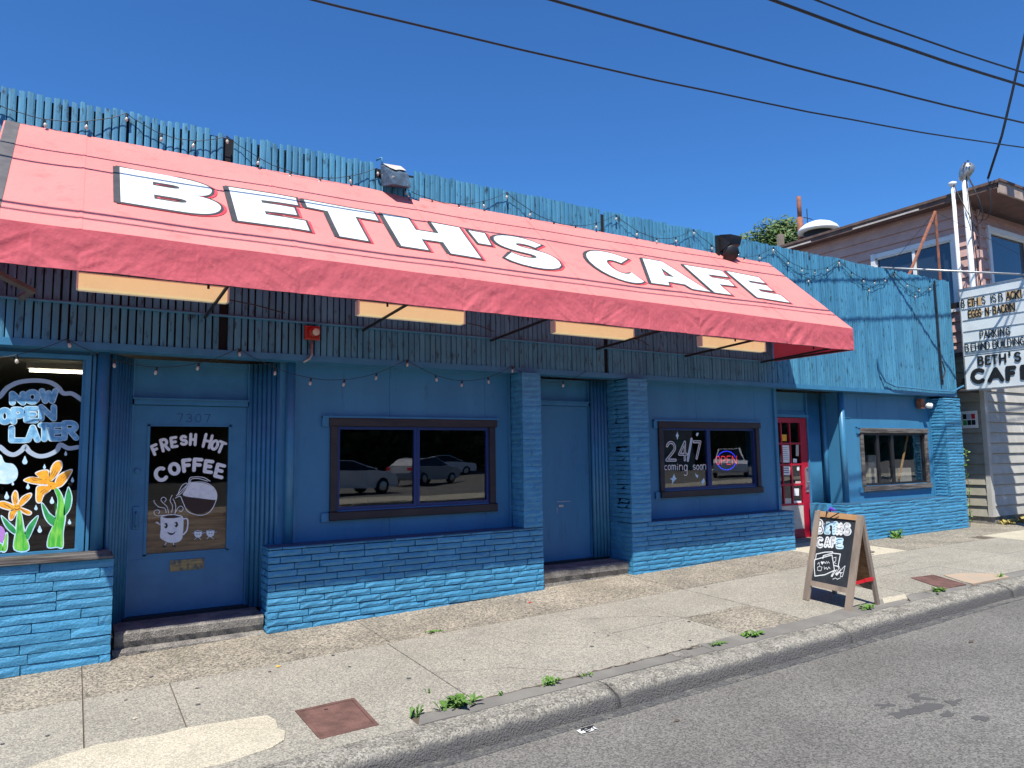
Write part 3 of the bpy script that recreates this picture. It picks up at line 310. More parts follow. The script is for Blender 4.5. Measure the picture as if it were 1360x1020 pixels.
m_orange=mat('rusty_stained_concrete',(.40,.30,.21),.9,(.34,.285,.215),5,bump=.3)
flat('repair_patch',[(8.95,-3.06),(9.75,-3.08),(9.9,-2.92),(9.55,-2.66),(9.2,-2.6),(9.0,-2.9)],.0065,m_orange)
flat('repair_patch',[(7.3,-3.0),(7.7,-3.02),(7.85,-2.9),(7.5,-2.86)],.008,m_pale)
# worn wandering crack lines as recessed dark grooves
def crack(pts,w=.008,parent=side,zf=gz,mt=m_under,dz=.0022,wob=.012):
    P=[]
    for (a,b),(c,d) in zip(pts,pts[1:]):
        n=max(2,int(math.hypot(c-a,d-b)/.06))
        for i in range(n): P.append((a+(c-a)*i/n+random.uniform(-wob,wob),b+(d-b)*i/n+random.uniform(-wob,wob)))
    P.append(pts[-1]); v=[];f=[]
    for i,(x,y) in enumerate(P):
        q=P[min(i+1,len(P)-1)];p=P[max(i-1,0)];dx,dy=q[0]-p[0],q[1]-p[1];l=math.hypot(dx,dy) or 1;ww=w*random.uniform(.3,1)*.5
        v+=[(x-dy/l*ww,y+dx/l*ww,zf(x,y)+dz),(x+dy/l*ww,y-dx/l*ww,zf(x,y)+dz)]
    for i in range(len(P)-1): f.append((2*i,2*i+1,2*i+3,2*i+2))
    return mk('crack',v,f,mt,parent)
crack([(2.49,-2.2),(3.1,-2.5),(3.5,-2.93)]); crack([(4.33,-1.6),(5.0,-1.9),(5.3,-2.2),(6.1,-2.3)]); crack([(7.98,-1.6),(8.6,-1.9),(9.8,-1.8)]); crack([(3.3,-1.3),(3.5,-2.0),(4.33,-2.6)],.005)
crack([(5.0,-2.95),(6.2,-2.93),(7.9,-2.94)],.03,wob=.02); crack([(2.3,-2.94),(3.2,-2.93),(4.7,-2.92)],.03,wob=.02)
gm=MB()
for k in range(60):
    x=random.uniform(-.5,13); y=random.uniform(-2.85,-.5); r=random.uniform(.008,.02); q=random.uniform(.7,1.3)
    gm.add([(x+r*q*math.cos(a),y+r*math.sin(a),gz(x,y)+.0055) for a in [j*1.047 for j in range(6)]],[tuple(range(6))])
gm.build('gum_spots',mat('old_gum',(.11,.105,.10),.8),side)['kind']='stuff'
# kerb stones: rough profile blocks
kerb=thing('kerb','rough worn concrete kerb edging the road',None,kind='structure')
def kerbstone(x0,x1,dyo=0):
    prof=[(-3.105,.0),(-3.2,.004),(-3.29,.0),(-3.335,-.022),(-3.352,-.06),(-3.36,-.16)]
    nx=max(4,int((x1-x0)/.06)); v=[];f=[];n=len(prof)
    for i in range(nx+1):
        x=x0+.004+(x1-x0-.008)*i/nx
        for k,(y,z) in enumerate(prof):
            a=.012 if k in(2,3,4) else .003
            e=noise.noise(Vector((x*6,k*1.3,1)))*a+noise.noise(Vector((x*21,k*2.3,5)))*a*.8
            end=min(x-x0,x1-x); chip=max(0,.05-end)*.5 if 2<=k<=3 else 0
            v.append((x,y+e+dyo*(0 if k==0 else 1)+chip*.6,gz(x,y)+z+e*.6-chip))
    for i in range(nx):
        for k in range(n-1):
            a=i*n+k; f.append((a,a+1,a+n+1,a+n))
    f+=[tuple(range(n-1,-1,-1)),tuple(nx*n+k for k in range(n))]
    o=mk('kerb_stone',v,f,m_kerb,kerb)
    for p in o.data.polygons:
        p.use_smooth=len(p.vertices)==4
kx=[-14,-10,-6,-2.5,.9,3.45,6.2,9.2,12.4,16,20,26,34,44,60]
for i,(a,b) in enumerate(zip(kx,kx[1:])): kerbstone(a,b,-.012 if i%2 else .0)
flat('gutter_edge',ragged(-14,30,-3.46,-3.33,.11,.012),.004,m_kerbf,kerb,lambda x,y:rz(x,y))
for x,y,r in [(5.05,-4.62,.10),(5.25,-4.5,.07),(4.85,-4.6,.06),(5.1,-4.8,.05),(5.35,-4.7,.06),(4.95,-4.45,.05),(5.2,-4.95,.04)]:
    flat('oil_stain',[(x+1.5*r*math.cos(t)*q,y+r*math.sin(t)*q) for t,q in [(k*.2618,.75+1.1*noise.noise(Vector((math.cos(k*.2618)*1.6+x*9,math.sin(k*.2618)*1.6,y*7)))) for k in range(24)]],.003,m_stain,road,rz)
# far side of the street (shows in the window reflections)
fk=sheet('far_sidewalk',-60,90,-19,-16.05,75,3,lambda x,y:rz(x,-16.05)+.13,m_pale,kind='structure')
mb=MB()
for i in range(75): x=-60+2*i; mb.box(x,x+2,-16.06,-15.9,rz(x,-16)-.1,rz(x,-16)+.128)
mb.build('far_kerb',m_pale).update_tag(); tag(bpy.data.objects['far_kerb'],kind='structure')
sheet('parking_lot',-60,90,-62,-19,75,8,lambda x,y:rz(x,-16.05)+.12,m_asph,kind='structure')

# ---------------------------------------------------------------- cafe building
cafe=thing('cafe_building','long low cafe painted blue all over with brick base and slatted top','building',(6.5,0,.1))
def wall_grid(mb,x0,x1,z0,z1,holes,y0,y1):
    xs=sorted({x0,x1,*[h[0] for h in holes],*[h[1] for h in holes]}); zs=sorted({z0,z1,*[h[2] for h in holes],*[h[3] for h in holes]})
    xs=[x for x in xs if x0<=x<=x1]; zs=[z for z in zs if z0<=z<=z1]
    for a,b in zip(xs,xs[1:]):
        run=None
        for c,d in zip(zs,zs[1:]):
            mx,mz=(a+b)/2,(c+d)/2
            if any(h[0]<mx<h[1] and h[2]<mz<h[3] for h in holes): continue
            mb.box(a,b,y0,y1,c,d)
ZS=2.735
def wpanel(x0,x1,z0,z1,holes=()):
    mb=MB(); wall_grid(mb,x0,x1,z0,z1,list(holes),0,.09); return mb.each('wall_panel',m_panel,cafe) if (holes and x0>holes[0][0] and x1<holes[0][1]) else mb.build('wall_panel',m_panel,cafe)
H1=(2.40,4.27,1.18,2.08); H2=(7.06,8.98,1.22,2.10); H3=(11.72,13.64,1.13,2.04); HL=(-3.4,.055,.93,2.67)
# sheet joints of the plywood: separate panels
def panels(xs,z0,z1,hole):
    for a,b in zip(xs,xs[1:]):
        wpanel(a+.0015,b-.0015,z0,z1,[hole] if (hole[0]<b and hole[1]>a) else [])
panels([1.97,3.0,4.22,4.57],.82,ZS,H1)
panels([6.55,7.75,9.0,9.46],.78,ZS,H2)
panels([11.2,11.75,12.2,12.9,13.86],.82,ZS,H3)
mb=MB(); mb.box(-3.5,.13,.0,.09,2.67,ZS); mb.box(.055,.1,-.02,.09,.9,2.67); mb.box(-3.5,.13,0,.09,.1,.93); mb.each('wall_panel',m_panel,cafe)
# outer shell
mb=MB(); mb.box(14.42,14.52,-.12,13,.0,4.8); mb.box(-6,-5.9,-.1,13,0,4.8); mb.box(-6,14.5,12.9,13,0,4.8); mb.build('side_wall',m_panel,cafe)
mb=MB(); mb.box(-6,14.5,-.12,13,4.7,4.8); mb.build('roof',m_gravelroof,cafe)
mb=MB(); mb.box(-6,-3.5,-.3,.1,0,2.735); mb.build('wall_panel',m_panel,cafe)
# interior
mb=MB(); mb.box(-6,14.4,6.0,6.1,.1,4.6); mb.box(1.75,1.82,.5,6,.1,2.9); mb.box(4.9,4.96,.35,6,.1,2.9); mb.box(9.5,9.56,.6,6,.1,2.9); mb.each('interior_wall',m_int,cafe)
mb=MB(); mb.box(-6,14.4,.1,6,2.9,2.95); mb.build('ceiling',m_intc,cafe)
mb=MB(); mb.box(-6,14.4,.7,6,.1,.16); mb.build('floor',m_woodp,cafe)
mb=MB(); mb.box(-3,1.2,2.6,3.3,.16,1.2); mb.box(2.6,4.4,1.6,2.1,.16,.9); mb.box(7,9,2.2,2.8,.16,1.0); mb.each('counter',m_woodp,cafe)
# soffit trim under the slats
mb=MB(); mb.box(-6,14.50,-.215,-.165,2.735,2.80); mb.box(-6,14.50,-.165,.005,2.735,2.755); mb.build('soffit_trim',m_trimblue,cafe)
# slatted fascia: one batten per slat
fas=mk('fascia',*[[(-6,-.165,2.79),(14.53,-.165,2.79),(14.53,-.165,4.96),(-6,-.165,4.96),(-6,-.12,2.79),(14.53,-.12,2.79),(14.53,-.12,4.96),(-6,-.12,4.96)],[(0,1,2,3),(5,4,7,6),(0,4,5,1),(1,5,6,2),(2,6,7,3),(3,7,4,0)]],m_dark,cafe)
def batten_mesh(k):
    rr=random.Random(k); n=5; v=[]; f=[]
    top=[rr.uniform(-.016,.0) for _ in range(n)]
    for i in range(n):
        x=i/(n-1)-.5; ed=0.12 if i in(0,n-1) else 0
        v+=[(x,ed,0),(x,ed,1+top[i]/2.2),(x,1,0),(x,1,1+top[i]/2.2)]
    for i in range(n-1):
        a=4*i; f+=[(a,a+4,a+5,a+1),(a+2,a+3,a+7,a+6),(a+1,a+5,a+7,a+3),(a,a+2,a+6,a+4)]
    f+=[(0,1,3,2),(4*n-4,4*n-2,4*n-1,4*n-3)]
    me=bpy.data.meshes.new('batten'); me.from_pydata(v,[],f); me.materials.append(m_batten); return me
bms=[batten_mesh(k) for k in range(8)]
x=-2.6; nb=0
while x<14.52:
    pitch=.066 if x<7 else (.062 if x<10 else .058)
    gap=.013 if x<2.8 else (.009 if x<5 else .0075)
    if x<2.8: gap*=random.uniform(.5,1.6)
    w=pitch-gap
    skip=(1.16<x<1.22) or (5.9<x<5.93)
    if not skip:
        zt=5.01+random.uniform(-.014,.010)+.012*noise.noise(Vector((x*1.5,0,0))); z0=2.80
        if random.random()<.03: zt-=random.uniform(.05,.12)
        if 2.72<x<3.2: zt-=.13*math.sin((x-2.72)/.48*math.pi)+.03
        m=Matrix.Translation((x+pitch/2,-.2-random.uniform(0,.012),z0))@Matrix.Rotation(R(random.gauss(0,.09)),4,'Y')@Matrix.Rotation(R(random.gauss(0,2.2)),4,'Z')@Matrix.Diagonal((w,.03,zt-z0,1))
        link(bpy.data.objects.new('batten',random.choice(bms)),fas,m); nb+=1
    x+=pitch
mb=MB(); mb.box(-6,-2.62,-.2,-.17,2.8,5); mb.build('batten',m_batten,fas)
mb=MB(); mb.box(14.50,14.535,-.2,.4,2.8,4.97); mb.each('corner_board',m_trimblue,cafe)
mb=MB(); mb.tube([(-6,-.235,3.15),(9.0,-.235,3.12),(9.15,-.22,3.12)],.014,6); mb.build('conduit',m_trimblue,cafe)
# bricks
def brick_mesh(k):
    rr=random.Random(100+k); nx,nz=5,3; v=[];f=[]
    for j in range(nz):
        for i in range(nx):
            ed=(i in(0,nx-1)) or (j in(0,nz-1)); x=i/(nx-1); z=j/(nz-1)
            if ed: y=.13+rr.uniform(-.05,.08)
            else: y=rr.uniform(-.05,.08)
            if i in(0,nx-1): x+=rr.uniform(-.006,.006)
            if j in(0,nz-1): z+=rr.uniform(-.03,.015)
            v.append((x,y,z))
    for j in range(nz-1):
        for i in range(nx-1):
            a=j*nx+i; f.append((a,a+1,a+nx+1,a+nx))
    ring=[i for i in range(nx)]+[nx-1+nx*j for j in range(1,nz)]+[nx*(nz-1)+i for i in range(nx-2,-1,-1)]+[nx*j for j in range(nz-2,0,-1)]
    n0=len(v)
    for a in ring: v.append((v[a][0],1,v[a][2]))
    n=len(ring)
    for i in range(n): f.append((ring[i],n0+i,n0+(i+1)%n,ring[(i+1)%n]))
    me=bpy.data.meshes.new('brick'); me.from_pydata(v,[],f); me.materials.append(m_brick); return me
bks=[brick_mesh(k) for k in range(12)]
def brickface(part,O,ang,length,z0,z1,course,lr=(.2,.36),first=0.,proud=.0,joint=.006,seed=1,wav=0):
    rr=random.Random(seed); z=z0; row=0; 
    while z<z1-.01:
        h=min(course,z1-z); s=-rr.uniform(0,.6)*lr[1] if row%2 else 0.
        while s<length-.002:
            L=rr.uniform(*lr); a=max(0,s); b=min(length,s+L)
            if length-b<.06: b=length
            if b-a>.03:
                y=rr.uniform(-.007,.006)
                m=Matrix.Translation(O)@Matrix.Rotation(ang,4,'Z')@Matrix.Translation((a+joint/2,y,z+joint/2))@Matrix.Rotation(R(rr.gauss(0,.25)),4,'Y')@Matrix.Diagonal((b-a-joint,.045,h-joint-.002,1))
                link(bpy.data.objects.new('brick',rr.choice(bks)),part,m)
            s=b if b==length else s+L
            if b==length: break
        z+=h; row+=1
def brickblock(name,x0,x1,y0,y1,z0,z1,course,lr,sides='F',seed=1,joint=.006):
    sh=name!='brick_base' and name!='brick_pier'; dd=.010 if sh else .026; mb=MB(); mb.box(x0+dd,x1-dd,y0+dd,y1,z0,z1-.012); mb.box(x0+.002,x1-.002,y0+.004,y1,z1-.012,z1-.002); p=mb.build(name,m_brick if sh else m_mortar,cafe)
    if 'F' in sides: brickface(p,(x0,y0,0),0,x1-x0,z0,z1,course,lr,seed=seed,joint=joint)
    if 'L' in sides: brickface(p,(x0,y1,0),-math.pi/2,y1-y0-.03,z0,z1,course,lr,seed=seed+50,joint=joint)
    if 'R' in sides: brickface(p,(x1,y0+.03,0),math.pi/2,y1-y0-.03,z0,z1,course,lr,seed=seed+70,joint=joint)
    return p
brickblock('brick_base',-2.6,.33,-.34,.0,-.07,.905,.0815,(.42,.75),'FR',1,.005)
brickblock('brick_base',1.64,4.84,-.3,.0,.0,.88,.0655,(.22,.38),'FLR',2,.008)
brickblock('brick_pillar',4.57,4.84,-.3,.0,.882,2.735,.0655,(.27,.28),'FLR',3,.004)
brickblock('brick_base',6.22,9.44,-.3,.0,.1,.84,.062,(.22,.38),'FR',4,.007)
brickblock('brick_pillar',6.22,6.56,-.3,.0,.842,2.735,.062,(.34,.35),'FR',5,.004)
brickblock('brick_return',6.22,6.5,-.292,.2,.1,2.735,.062,(.2,.3),'L',6,.006)
brickblock('brick_base',10.75,14.43,-.3,.0,.2,.87,.056,(.4,.9),'FLR',7,.005)
brickblock('brick_pier',13.88,14.43,-.3,.0,.872,2.70,.056,(.3,.6),'FLR',8,.005)
# ledge/fill behind bases
mb=MB(); mb.box(10.62,10.78,-.02,.3,.2,.868); mb.build('brick_return',m_brick,cafe)
mb=MB(); mb.box(-3.4,.32,-.37,-.0,.905,.925); mb.box(-3.4,.30,-.33,0,.925,.945); mb.build('window_ledge',m_brown2,cafe)
mb=MB(); mb.box(1.7,1.97,-.02,.25,.0,.87); mb.build('brick_return',m_brick,cafe)
# steps
def stepblock(x0,x1,y0,y1,z0,z1,mt,ragged_=.012):
    nx=24; v=[];f=[]
    for i in range(nx+1):
        x=x0+(x1-x0)*i/nx; e=noise.noise(Vector((x*9,3,z1)))*ragged_; e2=noise.noise(Vector((x*14,7,z1)))*ragged_
        v+=[(x,y1,z1),(x,y0+.02,z1),(x,y0+e,z1-.025),(x,y0+e2,z1-.09),(x,y0+.02+abs(e)*2,(z0+z1)/2-.03),(x,y0+.01+e,z0)]
    for i in range(nx):
        for k in range(5):
            a=i*6+k; f.append((a,a+1,a+7,a+6))
    f+=[tuple(range(5,-1,-1)),tuple(nx*6+k for k in range(6))]
    return mk('step',v,f,mt,cafe)
stepblock(.36,1.63,-.20,.5,.0,.235,m_step)
stepblock(.345,1.63,-.245,-.1,-.03,.085,m_step,.03)
stepblock(4.85,6.21,-.22,.6,.1,.345,m_step)
stepblock(9.45,10.75,.1,.8,.2,.30,m_step)
mb=MB(); mb.box(.44,1.56,.22,.36,.235,.262); mb.box(4.9,6.2,.16,.3,.345,.375); mb.each('threshold',m_black,cafe)
# fluted jambs / columns
def flutes(pts,z0,z1,r,name='fluted_column'):
    mb=MB()
    for (x,y) in pts: mb.tube([(x,y,z0),(x,y,z1)],r,8)
    o=mb.build(name,m_trimblue,cafe,True); mb=MB()
    (xa,ya),(xb,yb)=pts[0],pts[-1]; cube_between(mb,(xa,ya+r*.9,(z0+z1)/2),(xb,yb+r*.9,(z0+z1)/2),r*.8,z1-z0)
    mb.build('column_core',m_trimblue,cafe); return o
def lp(a,b,n): return [(a[0]+(b[0]-a[0])*i/(n-1),a[1]+(b[1]-a[1])*i/(n-1)) for i in range(n)]
flutes(lp((.275,.04),(.44,.27),7),.24,2.735,.021)
flutes(lp((1.565,.28),(1.80,.06),7),.24,2.735,.026)
flutes(lp((5.965,.16),(6.19,.16),5),.375,2.735,.026)
flutes(lp((10.755,.36),(11.06,.36),12),.3,2.735,.0145)
for x,y,r,z0 in [(.195,-.03,.05,.94),(1.90,-.02,.045,.87),(4.62,-.03,.02,.88),(11.105,.29,.042,.87),(11.15,-.02,.05,.87)]:
    mb=MB(); mb.tube([(x,y,z0),(x,y,2.735)],r,14); mb.build('round_column',m_trimblue,cafe,True)
mb=MB(); mb.box(1.945,1.968,-.025,.03,.87,2.735); mb.box(4.535,4.562,-.03,0,.88,2.735); mb.box(11.205,11.235,-.03,0,.87,2.735); mb.box(9.43,9.475,-.03,.3,.3,2.735); mb.box(13.845,13.872,-.03,0,.87,2.72); mb.box(.11,.135,-.03,.0,.94,2.7); mb.each('corner_board',m_trimblue,cafe)
mb=MB(); mb.box(11.24,13.8,-.012,-.002,2.66,2.72); mb.box(11.24,11.4,-.012,-.002,2.3,2.66); mb.box(11.62,11.63,-.004,.0,2.3,2.66);mb.each('trim_board',m_panel,cafe)
# recess walls beside door 3 and door 2 header
mb=MB(); mb.box(9.46,9.53,.0,.6,.3,2.735); mb.box(4.84,4.9,0,.4,.1,2.735); mb.box(9.53,10.75,.38,.42,2.41,2.735); mb.box(9.53,9.72,.37,.42,.3,2.735); mb.each('recess_wall',m_panel,cafe)
# fill pieces between columns
mb=MB(); mb.box(1.80,1.945,.03,.08,.86,2.735); mb.box(.10,.30,.05,.09,.9,2.735); mb.each('recess_wall',m_panel,cafe)
mb=MB(); mb.box(11.125,11.2,.0,.38,.3,2.735); mb.build('recess_wall',m_panel,cafe)
mb=MB(); mb.box(10.72,11.12,.385,.42,.3,2.735); mb.build('recess_wall',m_panel,cafe)
# windows
def window(hole,mull,name='window',split=None,mt=m_brown,head=.085,sill=.10,side_=.075,glass_y=.03,sash=m_navy,tilt=0):
    x0,x1,z0,z1=hole; mb=MB()
    mb.bev(x0-side_,x0+.002,-.035,.06,z0-.01,z1,.006); mb.bev(x1-.002,x1+side_,-.035,.06,z0-.01,z1,.006)
    mb.box(x0-side_+.01,x1+side_-.01,.035,.058,z0-.03,z0+.03); mb.box(x0-side_+.01,x1+side_-.01,.035,.058,z1-.03,z1+.01); w=mb.build(name,mt,cafe)
    mb=MB(); mb.bev(x0-side_-.02,x1+side_+.02,-.05,.06,z1,z1+head,.006); mb.build('head_board',mt,w)
    mb=MB(); mb.bev(x0-side_-.01,x1+side_+.01,-.06,.06,z0-sill,z0-.012,.008); mb.build('sill',mt,w)
    mb=MB(); mb.box(x0-side_-.09,x0-side_-.022,-.03,-.001,z1-.01,z1+head+.02); mb.box(x0-side_-.09,x0-side_-.012,-.03,-.001,z0-sill-.01,z0-.02); mb.box(x1+side_+.012,x1+side_+.05,-.03,-.001,z0-sill,z0-.02); mb.box(x0-side_-.09,x1+side_+.05,-.042,-.001,z1+head+.002,z1+head+.022); mb.each('trim_board',m_trimblue,w)
    b=.035; xs=[x0]+mull+[x1]
    for a,c in zip(xs,xs[1:]):
        mb=MB(); mb.box(a+.002,a+b,0,.033,z0,z1); mb.box(c-b,c-.002,0,.033,z0,z1); mb.box(a+b,c-b,0,.033,z1-b,z1-.002); mb.box(a+b,c-b,0,.033,z0,z0+b); mb.build('sash',sash,w)
        mb=MB(); mb.box(a+b,c-b,glass_y-.002,glass_y+.003,z0+b,z1-b); mb.build('pane',m_glass,w)
    return w
w1=window(H1,[3.33]); w1['label']='double window with dark brown frame reflecting parked cars'
w2=window(H2,[7.98]); w2['label']='double window with painted 24/7 lettering and neon sign'
w3=window(H3,[12.18,12.62],mt=m_brown2,sash=m_black); w3['label']='weathered brown window on the sunny right end'
mb=MB(); mb.tube([(12.95,.12,1.2),(13.35,.14,2.0)],.02,6); mb.build('leaning_stick',m_woodn,cafe)
def lines(mb,segs,y,w=.012):
    for a,b in segs: mb.tube([(a[0],y,a[1]),(b[0],y,b[1])],w/2,5)
mb=MB(); mb.box(12.25,12.55,.25,.5,1.15,1.65); mb.box(13.1,13.5,.2,.4,1.15,1.4); mb.each('box_stack',m_offw,cafe)
# left shop window
mb=MB(); mb.box(.055,.098,-.045,.05,.945,2.70); mb.box(-3.4,.055,-.045,.05,2.66,2.70); mb.box(-3.4,.055,-.03,.05,.93,.965); mb.box(.030,.055,-.02,.05,.965,2.66)
wl=MB(); wl.v=mb.v[:8]; wl.f=mb.f[:6]; wl=wl.build('window',m_trimblue,cafe); mb.v=mb.v[8:]; mb.f=[tuple(i-8 for i in q) for q in mb.f[6:]]; mb.each('frame_bar',m_trimblue,wl); wl['label']='big shop window with painted flowers and cloud'
mb=MB(); mb.box(-3.4,.03,.01,.016,.965,2.66); mb.build('pane',m_dglass,wl)
# door 1 (fresh hot coffee)
def doorleaf(x0,x1,y,z0,z1,gx0,gx1,gz0,gz1,mt,name='door'):
    mb=MB(); wall_grid(mb,x0,x1,z0,z1,[(gx0,gx1,gz0,gz1)],y,y+.05); return mb.build(name,mt,cafe)
d1=doorleaf(.475,1.53,.3,.265,2.28,.625,1.355,.835,2.075,m_trimblue); d1['label']='blue door with painted coffee artwork on its glass'
mb=MB(); mb.box(.625,1.355,.315,.32,.835,2.075); mb.build('pane',m_dglass,d1)
mb=MB(); mb.box(.60,.625,.29,.3,.82,2.09); mb.box(1.355,1.38,.29,.3,.82,2.09); mb.box(.60,1.38,.29,.3,2.075,2.09); mb.box(.60,1.38,.29,.3,.82,.835); mb.box(.478,1.527,.297,.30,.79,.793); mb.build('glazing_bead',m_trimblue,d1)
mb=MB(); mb.box(.62,1.36,.324,.336,.80,1.255); mb.build('wood_panel',m_woodp,d1)
mb=MB(); mb.box(.84,1.15,.289,.3,.655,.76); mb.build('mail_slot',m_brass,d1)
mb=MB(); mb.box(.86,1.13,.284,.289,.675,.705);mb.box(.86,1.13,.284,.289,.715,.74); mb.each('slot_flap',m_brass,d1)
mb=MB(); mb.lathe([(.03,0),(.03,.012),(.018,.02)],(.525,.30,1.64),(0,-1,0),12); mb.lathe([(.016,0),(.016,.01)],(.525,.30,1.42),(0,-1,0),10); mb.bev(.497,.553,.285,.3,1.08,1.30,.005); mb.tube([(.525,.29,1.25),(.525,.25,1.23),(.525,.25,1.13),(.525,.29,1.10)],.009,8); mb.build('handle',m_trimblue,d1,False)['kind']='stuff'
mb=MB(); mb.box(.46,1.545,.27,.33,2.285,2.335); mb.box(.46,1.545,.24,.28,2.335,2.35); mb.box(.45,.475,.27,.35,.26,2.735); mb.box(1.532,1.56,.27,.35,.26,2.735); mb.box(.47,1.54,.32,.34,2.35,2.735); mb.box(.47,1.54,.30,.32,2.70,2.735); mb.build('door_frame',m_trimblue,cafe)
# door 2
mb=MB(); mb.box(4.93,5.93,.22,.26,.375,2.38); d2=mb.build('door',m_panel,cafe); d2['label']='plain windowless blue door with no handle'
mb=MB(); mb.box(4.9,5.95,.19,.25,2.385,2.43); mb.box(4.9,5.95,.17,.2,2.43,2.445); mb.box(4.9,5.95,.24,.26,2.445,2.735); mb.box(5.93,5.95,.19,.26,.375,2.735); mb.build('door_frame',m_trimblue,cafe)
mb=MB(); mb.box(5.43,5.50,.214,.22,1.06,1.085); mb.box(5.40,5.62,.2185,.22,1.125,1.13); mb.box(5.40,5.405,.2185,.22,.98,1.06); mb.build('lock_plate',m_offw,d2)
# door 3 red
d3=doorleaf(9.74,10.70,.35,.22,2.30,9.84,10.53,.45,2.22,m_red); d3['label']='red half glazed door with notices taped to its panes'
xs=[9.84,10.05,10.27,10.53]; zs=[.86,1.185,1.52,1.87,2.22]
mb=MB()
for x_ in xs[1:-1]: mb.box(x_-.014,x_+.014,.352,.39,.86,2.22)
for z_ in zs[:-1]: mb.box(9.84,10.53,.354,.388,z_-.016,z_+.016)
mb.build('muntin',m_red,d3)
for i in range(3):
    for j in range(4):
        mb=MB(); mb.box(xs[i],xs[i+1],.37,.374,zs[j],zs[j+1]); mb.build('pane',m_glass,d3)
mb=MB(); mb.box(9.84,10.53,.36,.39,.45,.845); mb.build('kick_panel',m_offw,d3)
mb=MB(); mb.box(10.60,10.67,.335,.35,1.05,1.45); mb.tube([(10.63,.33,1.22),(10.63,.29,1.22),(10.55,.28,1.22)],.011,8); mb.lathe([(.02,0),(.02,.02)],(10.635,.335,1.45),(0,-1,0),10); mb.build('handle',m_steel,d3)
mb=MB(); mb.box(9.53,10.74,.32,.38,2.31,2.36); mb.box(9.53,10.74,.36,.40,2.36,2.41); mb.box(10.70,10.73,.33,.4,.25,2.735); mb.box(9.70,9.735,.33,.4,.25,2.735); mb.build('door_frame',m_trimblue,cafe)
# cable down the fascia end
mb=MB(); P=[(13.93,-.245,4.95),(13.95,-.24,4.3),(13.93,-.25,3.6),(13.96,-.24,2.95)]; mb.tube(P,.018,6); mb.tube([(13.93,-.27,3.05),(14.0,-.29,3.2),(13.96,-.27,3.4)],.012,5); mb.build('cable',m_black,cafe)
mb=MB(); mb.tube([(11.95,-.235,3.33),(12.0,-.24,3.1),(12.12,-.25,2.93),(12.4,-.25,2.86),(12.9,-.255,2.85),(13.6,-.255,2.83),(14.3,-.25,2.83),(14.5,-.25,2.9),(14.6,-.3,2.95)],.016,8); mb.build('conduit',m_trimblue,cafe)
# ---------------------------------------------------------------- glyph strokes
def arc(cx,cy,rx,ry,a,b,n=10): return [(cx+rx*math.cos(R(a+(b-a)*i/n)),cy+ry*math.sin(R(a+(b-a)*i/n))) for i in range(n+1)]
GL={'A':[[(0,0),(.5,1),(1,0)],[(.2,.35),(.8,.35)]],'B':[[(0,0),(0,1)],[(0,1),(.5,1)]+arc(.5,.77,.38,.23,90,-90)+[(0,.54)],[(0,.54),(.55,.54)]+arc(.55,.27,.45,.27,90,-90)+[(0,0)]],
'C':[arc(.55,.5,.55,.5,50,310,16)],'D':[[(0,0),(0,1),(.4,1)]+arc(.4,.5,.6,.5,90,-90)+[(0,0)]],'E':[[(1,1),(0,1),(0,0),(1,0)],[(0,.52),(.8,.52)]],'F':[[(1,1),(0,1),(0,0)],[(0,.52),(.8,.52)]],
'G':[arc(.55,.5,.55,.5,50,340,16)+[(1,.45),(.6,.45)]],'H':[[(0,0),(0,1)],[(1,0),(1,1)],[(0,.5),(1,.5)]],'I':[[(.5,0),(.5,1)]],'K':[[(0,0),(0,1)],[(1,1),(0,.45)],[(.25,.6),(1,0)]],'L':[[(0,1),(0,0),(1,0)]],
'N':[[(0,0),(0,1),(1,0),(1,1)]],'O':[arc(.5,.5,.5,.5,0,360,20)],'P':[[(0,0),(0,1),(.5,1)]+arc(.5,.73,.5,.27,90,-90)+[(0,.46)]],'R':[[(0,0),(0,1),(.5,1)]+arc(.5,.75,.45,.25,90,-90)+[(0,.5)],[(.45,.5),(1,0)]],
'S':[arc(.5,.75,.46,.25,30,270,10)+arc(.5,.25,.5,.25,90,-150,10)],'T':[[(0,1),(1,1)],[(.5,1),(.5,0)]],'U':[[(0,1),(0,.4)]+arc(.5,.4,.5,.4,180,360)+[(1,1)]],'W':[[(0,1),(.25,0),(.5,.8),(.75,0),(1,1)]],
'2':[arc(.5,.7,.42,.3,160,-20,10)+[(.7,.45),(.05,.02),(1,.02)]],'4':[[(.75,0),(.75,1),(0,.32),(1,.32)]],'7':[[(0,1),(1,1),(.45,0)]],'/':[[(0,0),(1,1)]],
'c':[arc(.55,.5,.5,.5,55,305)],'o':[arc(.5,.5,.45,.5,0,360,14)],'m':[[(0,0),(0,1)],[(0,.7)]+arc(.25,.7,.25,.28,160,0,6)+[(.5,0)],[(.5,.7)]+arc(.75,.7,.25,.28,160,0,6)+[(1,0)]],'i':[[(.5,0),(.5,.75)],[(.5,1.1),(.5,1.2)]],
'n':[[(0,0),(0,1)],[(0,.6)]+arc(.5,.6,.5,.38,150,0,8)+[(1,0)]],'g':[arc(.45,.72,.42,.27,0,360,12),[(.88,.95),(.88,.15)]+arc(.45,.15,.43,.14,0,-150,6)],'s':[arc(.5,.75,.45,.25,40,270,8)+arc(.5,.25,.45,.25,90,-150,8)],'!':[[(.5,.3),(.5,1)],[(.5,0),(.5,.06)]]}
RC=[0]
